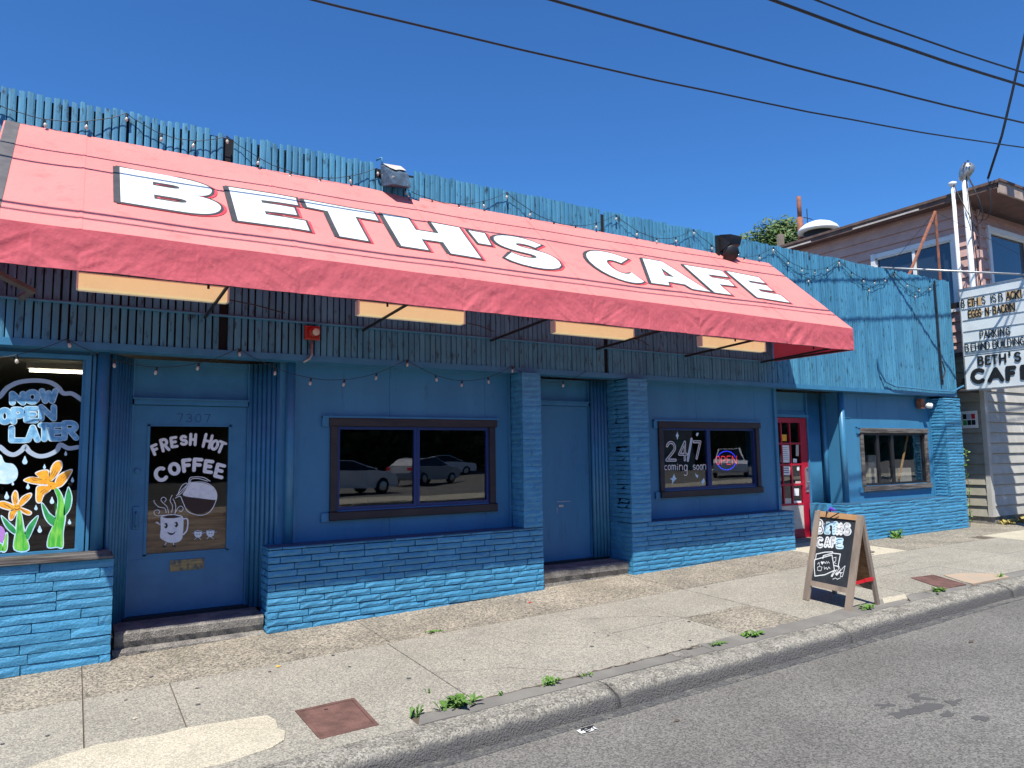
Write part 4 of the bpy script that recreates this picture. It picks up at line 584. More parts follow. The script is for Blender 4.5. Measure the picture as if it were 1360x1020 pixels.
def ribbon(mb,fn,pts,w,t,closed=False,caps=True):
    P=[p for i,p in enumerate(pts) if i==0 or math.dist(p,pts[i-1])>1e-5]; cur=[P[0]]
    for i in range(1,len(P)):
        cur.append(P[i])
        if i<len(P)-1:
            a=(P[i][0]-P[i-1][0],P[i][1]-P[i-1][1]);b=(P[i+1][0]-P[i][0],P[i+1][1]-P[i][1])
            if (a[0]*b[0]+a[1]*b[1])/(math.hypot(*a)*math.hypot(*b))<.15: ribbon1(mb,fn,cur,w,t,caps); cur=[P[i]]
    ribbon1(mb,fn,cur,w,t,caps)
def ribbon1(mb,fn,pts,w,t,caps=True):
    P=[p for i,p in enumerate(pts) if i==0 or math.dist(p,pts[i-1])>1e-5]
    if len(P)<2: return
    closed=math.dist(P[0],P[-1])<1e-4 and len(P)>3
    if closed: P=P[:-1]
    RC[0]=(RC[0]+1)%6; z0=RC[0]*.00012; n=len(P); h=w/2; L=[];Rr=[]
    fn0=lambda a,b,c=0: fn(a,b,c)
    for i in range(n):
        a=P[i-1] if (closed or i>0) else None; c=P[(i+1)%n] if (closed or i<n-1) else None; b=P[i]
        def nrm(p,q): l=math.dist(p,q); return (-(q[1]-p[1])/l,(q[0]-p[0])/l)
        if a is None: m=nrm(b,c);q=1
        elif c is None: m=nrm(a,b);q=1
        else:
            n1,n2=nrm(a,b),nrm(b,c); mx,my=n1[0]+n2[0],n1[1]+n2[1]; l=math.hypot(mx,my)
            if l<.3: m=n1;q=1
            else: m=(mx/l,my/l); q=min(1.7,1/max(.3,m[0]*n1[0]+m[1]*n1[1]))
        L.append((b[0]+m[0]*h*q,b[1]+m[1]*h*q)); Rr.append((b[0]-m[0]*h*q,b[1]-m[1]*h*q))
    v=[fn0(x,y,z0+t) for x,y in L]+[fn0(x,y,z0+t) for x,y in Rr]
    f=[(i,n+i,n+(i+1)%n,(i+1)%n) for i in range(n if closed else n-1)]
    mb.add(v,f)
    if caps and not closed:
        for k,(e,o) in enumerate(((P[0],P[1]),(P[-1],P[-2]))):
            a0=math.atan2(e[1]-o[1],e[0]-o[0]); mb.add([fn0(e[0]+h*math.cos(a0+q*math.pi/6),e[1]+h*math.sin(a0+q*math.pi/6),z0+t) for q in range(-3,4)],[tuple(range(7))])
def boxmap(bx,pad=0):
    bl,br,tl,tr=bx
    def f(u,v):
        u=pad+u*(1-2*pad); v=pad+v*(1-2*pad)
        return (bl[0]*(1-u)*(1-v)+br[0]*u*(1-v)+tl[0]*(1-u)*v+tr[0]*u*v, bl[1]*(1-u)*(1-v)+br[1]*u*(1-v)+tl[1]*(1-u)*v+tr[1]*u*v)
    return f
def glyph(mb,fn,ch,bx,w,t,pad=.1):
    g=boxmap(bx,pad)
    for st in GL[ch]: ribbon(mb,fn,[g(*p) for p in st],w,t)
def F(y): return lambda a,b,c=0:(a,y-c,b)     # plane facing the street
def Foff(y): return lambda a,b,c=0:(a,y-c,b)
def smc(P,closed=True,k=4):
    n=len(P); out=[]
    for i in range(n if closed else n-1):
        p0=P[(i-1)%n] if closed or i>0 else P[0]; p1=P[i]; p2=P[(i+1)%n]; p3=P[(i+2)%n] if closed or i<n-2 else P[-1]
        for j in range(k):
            t=j/k; out.append(tuple(.5*((2*p1[a])+(-p0[a]+p2[a])*t+(2*p0[a]-5*p1[a]+4*p2[a]-p3[a])*t*t+(-p0[a]+3*p1[a]-3*p2[a]+p3[a])*t**3) for a in(0,1)))
    if not closed: out.append(P[-1])
    return out
for k_ in('petals','leaves','flower_eye','drops'): ART['winL'][k_]=[smc(p) for p in ART['winL'][k_]]
for k_ in('white_cloud','purple'): ART['winL'][k_]=smc(ART['winL'][k_])
ART['winL']['cloud']=[smc(p,False) for p in ART['winL']['cloud']]
for k_ in('pot_white','pot_brown','mug','smile'): ART['door'][k_]=smc(ART['door'][k_])
for k_ in('pot_line','mug_line','steam'): ART['door'][k_]=[smc(p,math.dist(p[0],p[-1])<1e-4,4) if math.dist(p[0],p[-1])>1e-4 else smc(p[:-1],True,4)+[p[0]] for p in ART['door'][k_]]
# left window painting (on the outside of the pane)
A=ART['winL']; fy=F(.009)
def part(name,mt,parent,fill,*a):
    mb=MB(); fill(mb); return mb.build(name,mt,parent)
part('painted_cloud_outline',m_pgrey,wl,lambda mb:[ribbon(mb,fy,l,.038,.0006) for l in A['cloud']])
def letters(glyphs,fn,fn2,w1_,w2_,mt1,mt2,parent,name='painted_letter',pad=.12):
    for ch,bx in glyphs:
        if mt1:
            mb=MB(); glyph(mb,fn,ch,bx,w1_,.0005,pad); mb.build(name+'_edge',mt1,parent)
        mb=MB(); glyph(mb,fn2,ch,bx,w2_,.0009,pad); mb.build(name,mt2,parent)
letters(A['glyphs'],fy,F(.0078),.050,.036,m_ppale,m_pblue,wl,pad=.12)
part('painted_white_cloud',m_ppale,wl,lambda mb:mb.prism(A['white_cloud'],fy,.001))
def grow(poly,d):
    cx=sum(p[0] for p in poly)/len(poly); cy=sum(p[1] for p in poly)/len(poly)
    return [(cx+(x-cx)*(1+d/max(.01,math.dist((x,y),(cx,cy)))),cy+(y-cy)*(1+d/max(.01,math.dist((x,y),(cx,cy))))) for x,y in poly]
for k,(nm,mt) in enumerate([('petals',m_porange),('leaves',m_pgreen)]):
    for i,p in enumerate(A[nm]):
        mb=MB(); ribbon(mb,F(.0088),p+[p[0]],.009,.0005); mb.prism(p,F(.0088),.0004); mb.build('painted_outline',m_chalk if k==0 else m_ppale,wl)
        m_=mt if k==0 or i in(0,3,6,7) else m_pgreen2
        mb=MB(); mb.prism(grow(p,-.006),F(.0082),.0006); mb.build('painted_petal' if k==0 else 'painted_leaf',m_,wl)
        if k==0 or i in(0,3):
            cx=sum(q[0] for q in p)/len(p); cy=sum(q[1] for q in p)/len(p); far=max(p,key=lambda q:math.dist(q,(cx,cy)))
            mb=MB()
            for e in (-.12,.0,.12): ribbon(mb,F(.0074),[(cx+e*.12,cy-e*.1),((cx+far[0])/2+e*.1,(cy+far[1])/2-e*.1)],.003,.0004)
            mb.build('painted_vein',m_rust if k==0 else m_pgreen2,wl)
for p in A['flower_eye']: mb=MB(); mb.prism(p,F(.0072),.0008); mb.build('painted_flower_eye',m_porange,wl)
mb=MB(); ex=A['flower_eye'][1]; cx=sum(q[0] for q in ex)/len(ex); cy=sum(q[1] for q in ex)/len(ex)
ribbon(mb,F(.0062),[(cx-.02,cy-.005),(cx-.008,cy-.016),(cx+.008,cy-.016),(cx+.02,cy-.004)],.004,.0004); ribbon(mb,F(.0062),[(cx-.012,cy+.012),(cx-.010,cy+.013)],.006,.0004); ribbon(mb,F(.0062),[(cx+.012,cy+.012),(cx+.014,cy+.013)],.006,.0004); mb.build('painted_smile',m_blackink,wl)
for p in A['drops']: mb=MB(); mb.prism(p,fy,.0008); mb.build('painted_raindrop',m_ppale,wl)
mb=MB(); mb.prism(A['purple'],fy,.001); mb.build('painted_flower',m_ppurple,wl)
# door painting
A=ART['door']; fd=F(.3145)
letters(A['glyphs'],fd,fd,0,.028,None,m_pwhite,d1,pad=.14); letters(A['big'],fd,fd,0,.036,None,m_pwhite,d1,pad=.17)
def poly(name,mt,P,y,t=.0008,parent=None): mb=MB(); mb.prism(P,F(y),t); return mb.build(name,mt,parent)
poly('painted_coffee_pot',m_pwhite,A['pot_white'],.3145,.0008,d1); poly('painted_coffee',m_pbrown,A['pot_brown'],.3145,.0006,d1)
mb=MB(); [ribbon(mb,F(.3135),l,.007,.0005) for l in A['pot_line']]; mb.build('painted_outline',m_pwhite,d1)
poly('painted_mug',m_pwhite,A['mug'],.3145,.0008,d1); poly('painted_coffee',m_pbrown,A['mug_rim'],.3135,.0006,d1)
mb=MB(); [ribbon(mb,F(.3135),l,.013 if i==0 else .008,.0005) for i,l in enumerate(A['mug_line'])]; mb.build('painted_outline',m_pwhite,d1)
mb=MB(); [ribbon(mb,F(.3135),l,.006,.0005) for l in A['steam']]; mb.build('painted_steam',m_pwhite,d1)
mb=MB(); [mb.prism(p,F(.3130),.0005) for p in A['feet']+A['eyes']+[A['smile']]]; mb.build('painted_face',m_blackink,d1)
mb=MB()
for e in A['eyes']:
    cx=sum(q[0] for q in e)/len(e); cy=sum(q[1] for q in e)/len(e); mb.prism([(cx-.016,cy+.012),(cx-.002,cy+.010),(cx-.004,cy-.008),(cx-.016,cy-.004)][::-1],F(.3123),.0004)
mb.build('painted_glint',m_pwhite,d1)
for p in A['cups']: poly('painted_cup',m_pwhite,p,.3145,.0008,d1)
mb=MB(); [ribbon(mb,F(.3135),l,.005,.0005) for l in A['cup_line']]; mb.build('painted_outline',m_ppale,d1)
mb=MB(); [mb.prism(p,F(.3130),.0005) for p in A['cup_eyes']]; mb.build('painted_face',m_blackink,d1)
# house number, drawn in dark strokes
GL['3']=[arc(.45,.75,.45,.25,150,-90,8)+arc(.45,.25,.5,.25,90,-150,8)]; GL['0']=[arc(.5,.5,.45,.5,0,360,16)]
for i,ch in enumerate('7307'):
    mb=MB(); x=.86+i*.085; glyph(mb,F(.2995),ch,[(x,2.12),(x+.055,2.12),(x,2.20),(x+.055,2.20)],.006,.001,0); mb.build('number',m_navy,d1)
m_darkpaint=mat('paint_dark_violet',(.05,.045,.09),.7)
# window 2 painting
A=ART['win2']; f2=F(.0272)
for ch,bx in A['big']:
    mb=MB(); glyph(mb,f2,ch,bx,.040,.0005,.1); mb.build('painted_letter_edge',m_chalk,w2)
    mb=MB(); glyph(mb,F(.0260),ch,bx,.016,.0005,.1); mb.build('painted_letter',m_darkpaint if ch!='/' else m_pblue,w2)
for ch,bx in A['small']: bx=[[p[0]-.035,p[1]] for p in bx]; mb=MB(); glyph(mb,f2,ch,bx,.011,.0006,.05); mb.build('painted_letter',m_chalk,w2)
for p in A['stars']: mb=MB(); mb.prism(p,f2,.0006); mb.build('painted_star',m_ppale,w2)
# neon sign hanging inside window 2
neon=thing('neon_sign','red OPEN lettering in a blue ring lit up inside the 24/7 window','neon sign',(8.45,.06,1.5))
for ch,bx in A['neon']: mb=MB(); glyph(mb,F(.075),ch,bx,.010,.008,.0); mb.build('letter',m_nred,neon)
for a in A['ring']: mb=MB(); mb.tube([(x,.085,z) for x,z in a],.0065,6); mb.build('ring',m_nblue,neon)
mb=MB(); mb.tube([(8.35,.085,1.75),(8.35,.085,2.1)],.003,4); mb.build('cord',m_black,neon)
for i,b in enumerate(ART['reddoor']['papers']):
    mb=MB(); p=[b[0],b[1],b[3],b[2]]; mb.prism(p,F(.3695),.0008); mb.build('notice',[m_white,m_white,m_offw,m_white][i%4] if i!=11 else m_porange,d3)
mb=MB()
b=ART['reddoor']['papers'][0]
for k in range(7): z=1.80-k*.032; mb.box(10.075,10.21,.3683,.3687,z,z+.006)
for k in range(3): z=1.385+k*.035; mb.box(10.07,10.22,.3683,.3687,z,z+.012)
mb.build('notice_print',m_navy,d3)
# ---------------------------------------------------------------- awning
XL,XR,YF,YB=-.64,9.24,-1.57,-.205; ZB,ZT,ZV=3.44,4.70,3.13
aw=thing('awning','long faded pink canvas awning with big white cafe lettering','awning',((XL+XR)/2,YB,4.0))
SL=math.hypot(YB-YF,ZT-ZB); uy,uz=(YB-YF)/SL,(ZT-ZB)/SL
seams=[-.64,-.03,1.57,3.13,4.70,6.27,7.84,9.24]
def cdisp(x,s):
    d=0
    for a,b in zip(seams,seams[1:]):
        if a<=x<=b: d-=.010*math.sin(math.pi*(x-a)/(b-a))*math.sin(math.pi*max(0,min(1,s/SL)))
    return d+.004*noise.noise(Vector((x*1.7,s*2.5,0)))
def smax(x):
    d=SL-.006*abs(noise.noise(Vector((x*3,9,0))))
    if 2.55<x<3.25: d-=.10*((x-2.55)/.65)**2
    return d
def CP(x,s,o=0):
    d=cdisp(x,s)+o; return (x,YF+uy*s-uz*d,ZB+uz*s+uy*d)
nx,ny=260,22; v=[];f=[]
for j in range(ny+1):
    for i in range(nx+1):
        x=XL+(XR-XL)*i/nx; v.append(CP(x,smax(x)*j/ny))
for j in range(ny):
    for i in range(nx): a=j*(nx+1)+i; f.append((a,a+1,a+nx+2,a+nx+1))
can=mk('canopy',v,f,m_canopy,aw,True)
for xs_ in seams[1:-1]: mb=MB().add([CP(xs_+dx,SL*k/12-(.01 if k==12 else 0),.003) for k in range(13) for dx in(-.012,.012)],[(2*k,2*k+1,2*k+3,2*k+2) for k in range(12)]); mb.build('seam_tape',m_canopy,can)
mb=MB(); mb.add([CP(XL+.0+dx,SL*k/12,.004) for k in range(13) for dx in(.012,.115)],[(2*k,2*k+1,2*k+3,2*k+2) for k in range(12)]); mb.build('canvas_strip',m_strap,aw)
# valance with diagonal folds
nx,ny=1300,20; v=[];f=[]
def vdisp(x,t):
    d=0
    for s_ in seams:
        u=abs(x-s_); d-=.007*math.exp(-(u/.025)**2)*t
    k=min(range(len(seams)),key=lambda q:abs(x-seams[q])); u=x-seams[k]; side_=1 if u>0 else -1
    amp=math.exp(-abs(u)/.45)
    d+=.010*amp*math.sin((abs(u)*1.0+t*.34)*26+3*noise.noise(Vector((x*2,t,k*2.)))+k)*t**.5*(.5+abs(noise.noise(Vector((x*1.3,2,k*1.))))*1.6)
    d+=.012*noise.noise(Vector((x*2.2-side_*t*.9,t*1.2,1.)))+.0022*noise.noise(Vector((x*9-t*3,t*2.5,3.)))
    cr=lambda n_,w_: max(0,1-abs(n_)/w_)**1.5
    d+=.010*amp*cr(noise.noise(Vector((abs(u)*5+t*2.6,t*.5-abs(u)*.6,k*3.7+side_))),.16)*t**.4
    d+=.0028*cr(noise.noise(Vector((x*4+t*1.2*side_,t*1.1,12.+k))),.10)+.0015*cr(noise.noise(Vector((x*8-t*2,t*2.2+x,31.))),.09)+.003*noise.noise(Vector((x*30,t*6,8.)))
    return .72*d*min(1,t*3+.12)
for j in range(ny+1):
    for i in range(nx+1):
        x=XL+(XR-XL)*i/nx; t=j/ny; z=ZB-(ZB-ZV)*t+(.008*noise.noise(Vector((x*2,5,0))) if j==ny else 0)
        c0=CP(x,0); v.append((x,c0[1]*(1-t)+(YF+.005)*t-vdisp(x,t)+.006*t*math.sin(math.pi*t),z+(c0[2]-ZB)*(1-t)))
for j in range(ny):
    for i in range(nx): a=j*(nx+1)+i; f.append((a,a+nx+1,a+nx+2,a+1))
mk('valance',v,f,m_valance,aw,True)
mb=MB(); mb.add([(XR,YF,ZB),(XR,YB,ZT),(XR,YB-.02,ZV),(XR,YF,ZV)],[(0,1,2,3)]); mb.build('end_panel',m_valance,aw)
mb=MB(); mb.add([(XL,YF,ZB),(XL,YB,ZT),(XL,YB-.02,ZV),(XL,YF,ZV)],[(0,3,2,1)]); mb.build('end_panel',m_valance,aw)
mb=MB(); mb.tube([(XL+.02,YF+.045,ZV+.02),(XR-.02,YF+.045,ZV+.02)],.016,8); mb.tube([(XL+.02,YF+.04,ZB-.02),(XR-.02,YF+.04,ZB-.02)],.014,8)
for x_ in (XL+.02,XR-.02): mb.tube([(x_,YF+.03,ZV+.02),(x_,YB-.03,ZV+.02)],.014,8)
mb.build('frame',m_black,aw)
for k in range(6):
    x_=1.02+1.58*k; mb=MB(); mb.tube([(x_,YF+.045,ZV+.03),(x_,YB-.03,ZV-.03)],.015,6); mb.tube([(x_-.12,-1.25,ZV+.03),(x_-.12,-1.25,3.62)],.011,5); mb.tube([(x_,YF+.05,ZB-.03),(x_,YB-.03,ZT-.06)],.012,5); mb.build('brace',m_black,aw)
mb=MB(); mb.tube([(XL,-1.3,3.16),(XL+.3,-.8,3.1),(XL+.2,-.3,3.13)],.03,5); mb.build('hanging_strap',m_strap,aw)
# big letters on the canopy: outlines in canopy coordinates (x,s)
def bez(p0,p1,p2,p3,n=8): return [tuple((1-t)**3*a+3*(1-t)**2*t*b+3*(1-t)*t*t*c+t**3*d for a,b,c,d in zip(p0,p1,p2,p3)) for t in [i/n for i in range(n)]]
BIG=[]
BIG.append(('B',[[(.235,1.25),(.62,1.25)]+bez((.62,1.25),(.92,1.25),(1.0,1.16),(.97,1.05))+bez((.97,1.05),(.95,.96),(.9,.93),(.82,.915))+bez((.82,.915),(.97,.90),(1.06,.80),(1.0,.68))+bez((1.0,.68),(.95,.58),(.85,.545),(.66,.545))+[(.235,.545)],
   [(.49,1.06)]+bez((.49,.99),(.62,.99),(.70,.98),(.70,1.025),5)+bez((.70,1.025),(.70,1.07),(.62,1.06),(.55,1.06),5),
   [(.49,.80)]+bez((.49,.72),(.65,.72),(.74,.71),(.74,.76),5)+bez((.74,.76),(.74,.81),(.65,.80),(.55,.80),5)]))
def EE(x0,x1): return [(x0,1.23),(x1,1.23),(x1-.01,1.06),(x0+.27,1.04),(x0+.27,.985),(x1-.06,.985),(x1-.06,.83),(x0+.27,.81),(x0+.27,.745),(x1,.735),(x1,.53),(x0,.53)]
BIG.append(('E',[EE(1.13,1.755)]))
BIG.append(('T',[[(1.83,1.225),(2.55,1.22),(2.55,1.02),(2.31,1.03),(2.31,.505),(2.03,.515),(2.03,1.045),(1.83,1.055)]]))
BIG.append(('H',[[(2.64,1.21),(2.93,1.20),(2.93,.93),(3.19,.93),(3.19,1.195),(3.53,1.19),(3.52,.485),(3.17,.49),(3.17,.73),(2.93,.73),(2.93,.495),(2.64,.505)]]))
BIG.append(('apostrophe',[[(3.63,1.16),(3.84,1.155),(3.80,.86),(3.64,.86)]]))
BIG.append(('S',[[(4.56,1.08)]+bez((4.52,1.1),(4.4,1.24),(3.92,1.24),(3.90,1.02))+bez((3.90,1.02),(3.89,.84),(4.12,.82),(4.26,.79))+bez((4.26,.79),(4.36,.76),(4.34,.69),(4.22,.69))+bez((4.22,.69),(4.1,.68),(4.03,.74),(4.0,.78))+[(3.86,.60)]+bez((3.86,.60),(3.98,.42),(4.62,.38),(4.61,.70))+bez((4.61,.70),(4.60,.90),(4.36,.90),(4.24,.94))+bez((4.24,.94),(4.12,.98),(4.18,1.04),(4.28,1.03))+bez((4.28,1.03),(4.36,1.02),(4.40,1.0),(4.44,.96))]))
BIG.append(('C',[[(5.88,1.10)]+bez((5.82,1.13),(5.62,1.26),(5.14,1.24),(5.13,.84),10)+bez((5.13,.84),(5.13,.38),(5.70,.36),(5.80,.57),10)+[(5.69,.72)]+bez((5.69,.72),(5.60,.62),(5.42,.62),(5.42,.83))+bez((5.42,.83),(5.42,1.03),(5.60,1.03),(5.72,.90))]))
BIG.append(('A',[[(6.18,1.19),(6.52,1.19),(6.86,.50),(6.54,.50),(6.49,.60),(6.20,.60),(6.15,.50),(5.86,.50)],[(6.34,.97),(6.42,.76),(6.26,.76)]]))
BIG.append(('F',[[(6.93,1.22),(7.66,1.22),(7.64,1.04),(7.24,1.03),(7.24,.95),(7.56,.94),(7.54,.78),(7.24,.77),(7.24,.50),(6.93,.50)]]))
BIG.append(('E',[EE(7.76,8.43)]))
def curve_mesh(loops,off,shift=(0,0)):
    cu=bpy.data.curves.new('t','CURVE'); cu.dimensions='2D'; cu.fill_mode='BOTH'; cu.offset=0
    for k,L in enumerate(loops):
        # offset by normals
        n=len(L); area=sum(L[i][0]*L[(i+1)%n][1]-L[(i+1)%n][0]*L[i][1] for i in range(n)); sg=1 if area<0 else -1
        if k>0: sg=-sg
        P=[]
        for i in range(n):
            a=Vector(L[i-1]);b=Vector(L[i]);c=Vector(L[(i+1)%n]); d1_=(b-a);d2_=(c-b)
            if d1_.length<1e-6 or d2_.length<1e-6: P.append(b);continue
            n1=Vector((-d1_.y,d1_.x)).normalized()*sg; n2=Vector((-d2_.y,d2_.x)).normalized()*sg
            m=(n1+n2); m=m.normalized() if m.length>.2 else n1; q=min(1.8,1/max(.35,m.dot(n1))); P.append(b+m*off*q)
        sp=cu.splines.new('POLY'); sp.points.add(n-1)
        for pt,p in zip(sp.points,P): pt.co=(p.x+shift[0],p.y+shift[1],0,1)
        sp.use_cyclic_u=True
    o=bpy.data.objects.new('t',cu); me=bpy.data.meshes.new_from_object(o); bpy.data.objects.remove(o); bpy.data.curves.remove(cu); return me
def onto(me,fn,mt,name,parent,grid=.06):
    bm=bmesh.new(); bm.from_mesh(me)
    # cut along a grid so that the paint follows the cloth
    xs=[v_.co.x for v_ in bm.verts]; lo,hi=min(xs),max(xs); x_=lo+grid
    while x_<hi:
        bmesh.ops.bisect_plane(bm,geom=bm.verts[:]+bm.edges[:]+bm.faces[:],plane_co=(x_,0,0),plane_no=(1,0,0)); x_+=grid*2
    ys=[v_.co.y for v_ in bm.verts]; lo,hi=min(ys),max(ys); y_=lo+grid
    while y_<hi:
        bmesh.ops.bisect_plane(bm,geom=bm.verts[:]+bm.edges[:]+bm.faces[:],plane_co=(0,y_,0),plane_no=(0,1,0)); y_+=grid*2
    for v_ in bm.verts: v_.co=Vector(fn(v_.co.x,v_.co.y))
    me2=bpy.data.meshes.new(name); bm.to_mesh(me2); bm.free(); me2.materials.append(mt); bpy.data.meshes.remove(me)
    return link(bpy.data.objects.new(name,me2),parent)
for nm,loops in BIG:
    L=onto(curve_mesh(loops,-.002),lambda x,s:CP(x,s,.0105),m_wletter,'letter',aw)
    mb_=onto(curve_mesh(loops,.026,(-.004,0)),lambda x,s:CP(x,s,.0085),m_kletter,'letter_outline',L)
    if nm!='apostrophe': onto(curve_mesh([[ (x-.040,y) for x,y in l] for l in loops],.010),lambda x,s:CP(x,s,.0072),m_kletter,'letter_outline',L)
    onto(curve_mesh(loops,.020,(.026,-.010)),lambda x,s:CP(x,s,.0060),m_rletter,'letter_shadow',L)
# tube light boxes under the awning
for i,(xa,xb) in enumerate([(-.03,1.11),(2.33,3.48),(4.66,5.82),(7.0,8.22)]):
    lab=['warm lit tube light under the awning nearest the coffee door','warm lit tube light under the awning above the double window','warm lit tube light under the awning above the plain blue door','warm lit tube light under the awning nearest the red door'][i]
    t=thing('tube_light',lab,'light',((xa+xb)/2,-.8,3.2),'tube lights under the awning')
    mb=MB(); mb.box(xa-.015,xa,-.90,-.81,3.135,3.275); mb.box(xb,xb+.015,-.90,-.81,3.135,3.275); mb.box(xa,xb,-.88,-.81,3.262,3.275); mb.box(xa,xb,-.825,-.81,3.13,3.262); mb.build('housing',m_white,t)
    mb=MB(); mb.add([(xa,-.895,3.262),(xb,-.895,3.262),(xb,-.885,3.148),(xa,-.885,3.148),(xa,-.872,3.14),(xb,-.872,3.14),(xa,-.82,3.14),(xb,-.82,3.14)],[(0,1,2,3),(3,2,5,4),(4,5,7,6)]); mb.build('lens',m_lens,t)
    mb=MB(); mb.tube([(xb+.015,-.75,3.19),(xb+.3,-.7,3.17),(xb+.6,-.5,3.16)],.006,5); mb.build('wire',m_black,t)
# ---------------------------------------------------------------- string lights
def string(name,label,hooks,sag,y,per,bulb=.018,first=False):
    t=thing(name,label,'string lights',hooks[0]+() if len(hooks[0])==3 else (hooks[0][0],y,hooks[0][1]),'bulb strings on the cafe front')
    mb=MB(); bulbs=[]
    for (xa,za),(xb,zb) in zip(hooks,hooks[1:]):
        n=14; P=[]
        for i in range(n+1):
            u=i/n; z=za+(zb-za)*u-sag*4*u*(1-u)*(xb-xa)/1.65; P.append((xa+(xb-xa)*u,y+.01*math.sin(i*2.1),z))
        mb.tube(P,.0038,4,False)
        nb_=max(2,round((xb-xa)/per))
        for k in range(nb_):
            u=(k+.02)/nb_; z=za+(zb-za)*u-sag*4*u*(1-u)*(xb-xa)/1.65; bulbs.append((xa+(xb-xa)*u,y,z))
    mb.build('cable',m_black,t,True)
    base=None
    for (x_,y_,z_) in bulbs:
        if base is None:
            m1=MB(); m1.lathe([(.010,0),(.011,-.03),(.009,-.034)],(0,0,0),(0,0,1),8); s1=m1.build('socket',m_black,t); s1.matrix_basis=Matrix.Translation((x_,y_,z_)); WM[s1.name]=s1.matrix_basis.copy()
            m2=MB(); m2.lathe([(.007,-.034),(.013,-.046),(.015,-.058),(.011,-.070),(.004,-.076)],(0,0,0),(0,0,1),10); b1=m2.build('bulb',m_bulb if True else m_filament,t,True); b1.matrix_basis=Matrix.Translation((x_,y_,z_)); base=(s1.data,b1.data)
        else:
            rot=Matrix.Rotation(random.uniform(-.3,.3),4,'Y')
            for nm,me in zip(('socket','bulb'),base): link(bpy.data.objects.new(nm,me),t,Matrix.Translation((x_,y_,z_))@rot)
    return t
string('string_lights','string of small clear bulbs looped below the slats under the awning',[(-1.55,2.81),(-.10,2.81),(1.33,2.82),(3.1,2.81),(4.46,2.81),(5.57,2.80)],.25,-.25,.35)
string('string_lights','string of small clear bulbs looped along the top of the slats above the awning',[(-1.0,4.96),(.29,4.97),(1.17,4.95),(2.74,4.93),(4.42,4.96),(6.14,4.96),(7.58,4.98),(9.33,4.96),(11.0,4.97),(12.61,4.97),(14.13,5.0)],.26,-.245,.34)
string('string_lights','thin second string of bulbs looped lower on the slats at the sunny right end',[(9.33,4.95),(11.02,4.95),(12.6,4.94),(13.9,4.9)],.38,-.228,1.6)
# ---------------------------------------------------------------- things on the facade
t=thing('fire_alarm_bell','red round alarm horn on a bent blue conduit below the awning','alarm',(2.05,-.22,3.0))
mb=MB(); mb.bev(1.975,2.13,-.265,-.215,2.955,3.10,.012); mb.build('back_plate',m_alarm,t)
mb=MB(); mb.lathe([(.055,0),(.055,.02),(.04,.04),(.02,.045)],(2.055,-.265,3.035),(0,-1,-.15),16); mb.build('horn',m_alarm,t,True)
mb=MB(); mb.lathe([(.04,0),(.03,.006)],(2.07,-.325,3.03),(0,-1,-.15),12); mb.build('lens',m_offw,t,True)
mb=MB(); mb.tube([(2.05,-.24,2.95),(2.05,-.245,2.80),(2.03,-.24,2.76),(1.97,-.225,2.72)],.013,8); mb.build('conduit',m_steel,t,True)
t=thing('floodlight','battered floodlight housing with peeling paint bent over the slats','floodlight',(2.95,-.3,4.8))
mb=MB(); mb.add([(2.78,-.26,4.98),(3.03,-.24,5.00),(3.04,-.43,4.86),(2.86,-.44,4.83),(2.80,-.24,4.74),(3.08,-.24,4.76),(3.06,-.46,4.70),(2.86,-.46,4.70)],[(0,3,2,1),(3,7,6,2),(0,4,7,3),(1,2,6,5),(4,5,6,7)]); mb.build('housing',m_slate,t)
mb=MB(); mb.add([(2.80,-.285,4.985),(3.025,-.25,5.01),(3.03,-.40,4.905),(2.98,-.41,4.90),(2.95,-.38,4.91),(2.90,-.42,4.88),(2.85,-.36,4.92)],[(0,6,5,4,3,2,1)]); mb.build('peeled_lid',m_offw,t)
mb=MB(); mb.tube([(2.74,-.23,5.03),(2.79,-.27,5.05),(2.80,-.27,4.95)],.014,6); mb.tube([(3.12,-.3,4.72),(3.10,-.34,4.64),(3.11,-.3,4.60)],.01,6); mb.build('bracket',m_trimblue,t,True)
t=thing('floodlight','black boxy floodlight with hood tilted on the slats above the end of the lettering','floodlight',(8.2,-.3,4.8))
mb=MB(); mb.box(8.06,8.10,-.26,-.21,4.62,4.96); mb.box(8.10,8.24,-.26,-.215,4.90,4.96); mb.build('bracket',m_black,t)
mb=MB(); mb.add([(8.12,-.24,4.98),(8.36,-.24,4.98),(8.36,-.46,4.93),(8.12,-.46,4.93),(8.12,-.24,4.72),(8.36,-.24,4.72),(8.34,-.44,4.80),(8.14,-.44,4.80)],[(0,3,2,1),(3,7,6,2),(0,4,7,3),(1,2,6,5),(4,5,6,7)]); mb.build('housing',m_black,t)
mb=MB(); mb.lathe([(.05,0),(.13,.10),(.12,.13)],(8.22,-.30,4.72),(-.2,-.6,-.35),12); mb.build('lamp_hood',m_black,t,True)
t=thing('security_light','small round white lamp on a rusty box under the right end of the slats','light',(13.6,-.3,2.55))
mb=MB(); mb.box(13.42,13.54,-.12,-.03,2.50,2.68); mb.build('box',m_rust,t)
mb=MB(); mb.lathe([(.03,0),(.05,.04),(.05,.10),(.035,.12)],(13.55,-.12,2.56),(.5,-.7,-.12),12); mb.build('lamp',m_white,t,True)
t=thing('wall_lamp','small dark round lamp high on the slats above the left shop window','light',(.50,-.24,3.32))
mb=MB(); mb.lathe([(.05,0),(.05,.05),(.03,.07)],(.50,-.22,3.36),(0,-1,0),12); mb.build('body',m_black,t,True); mb=MB(); mb.lathe([(.03,0),(.036,.04),(.01,.06)],(.50,-.27,3.33),(0,-.5,-1),10); mb.build('bulb',m_offw,t,True)
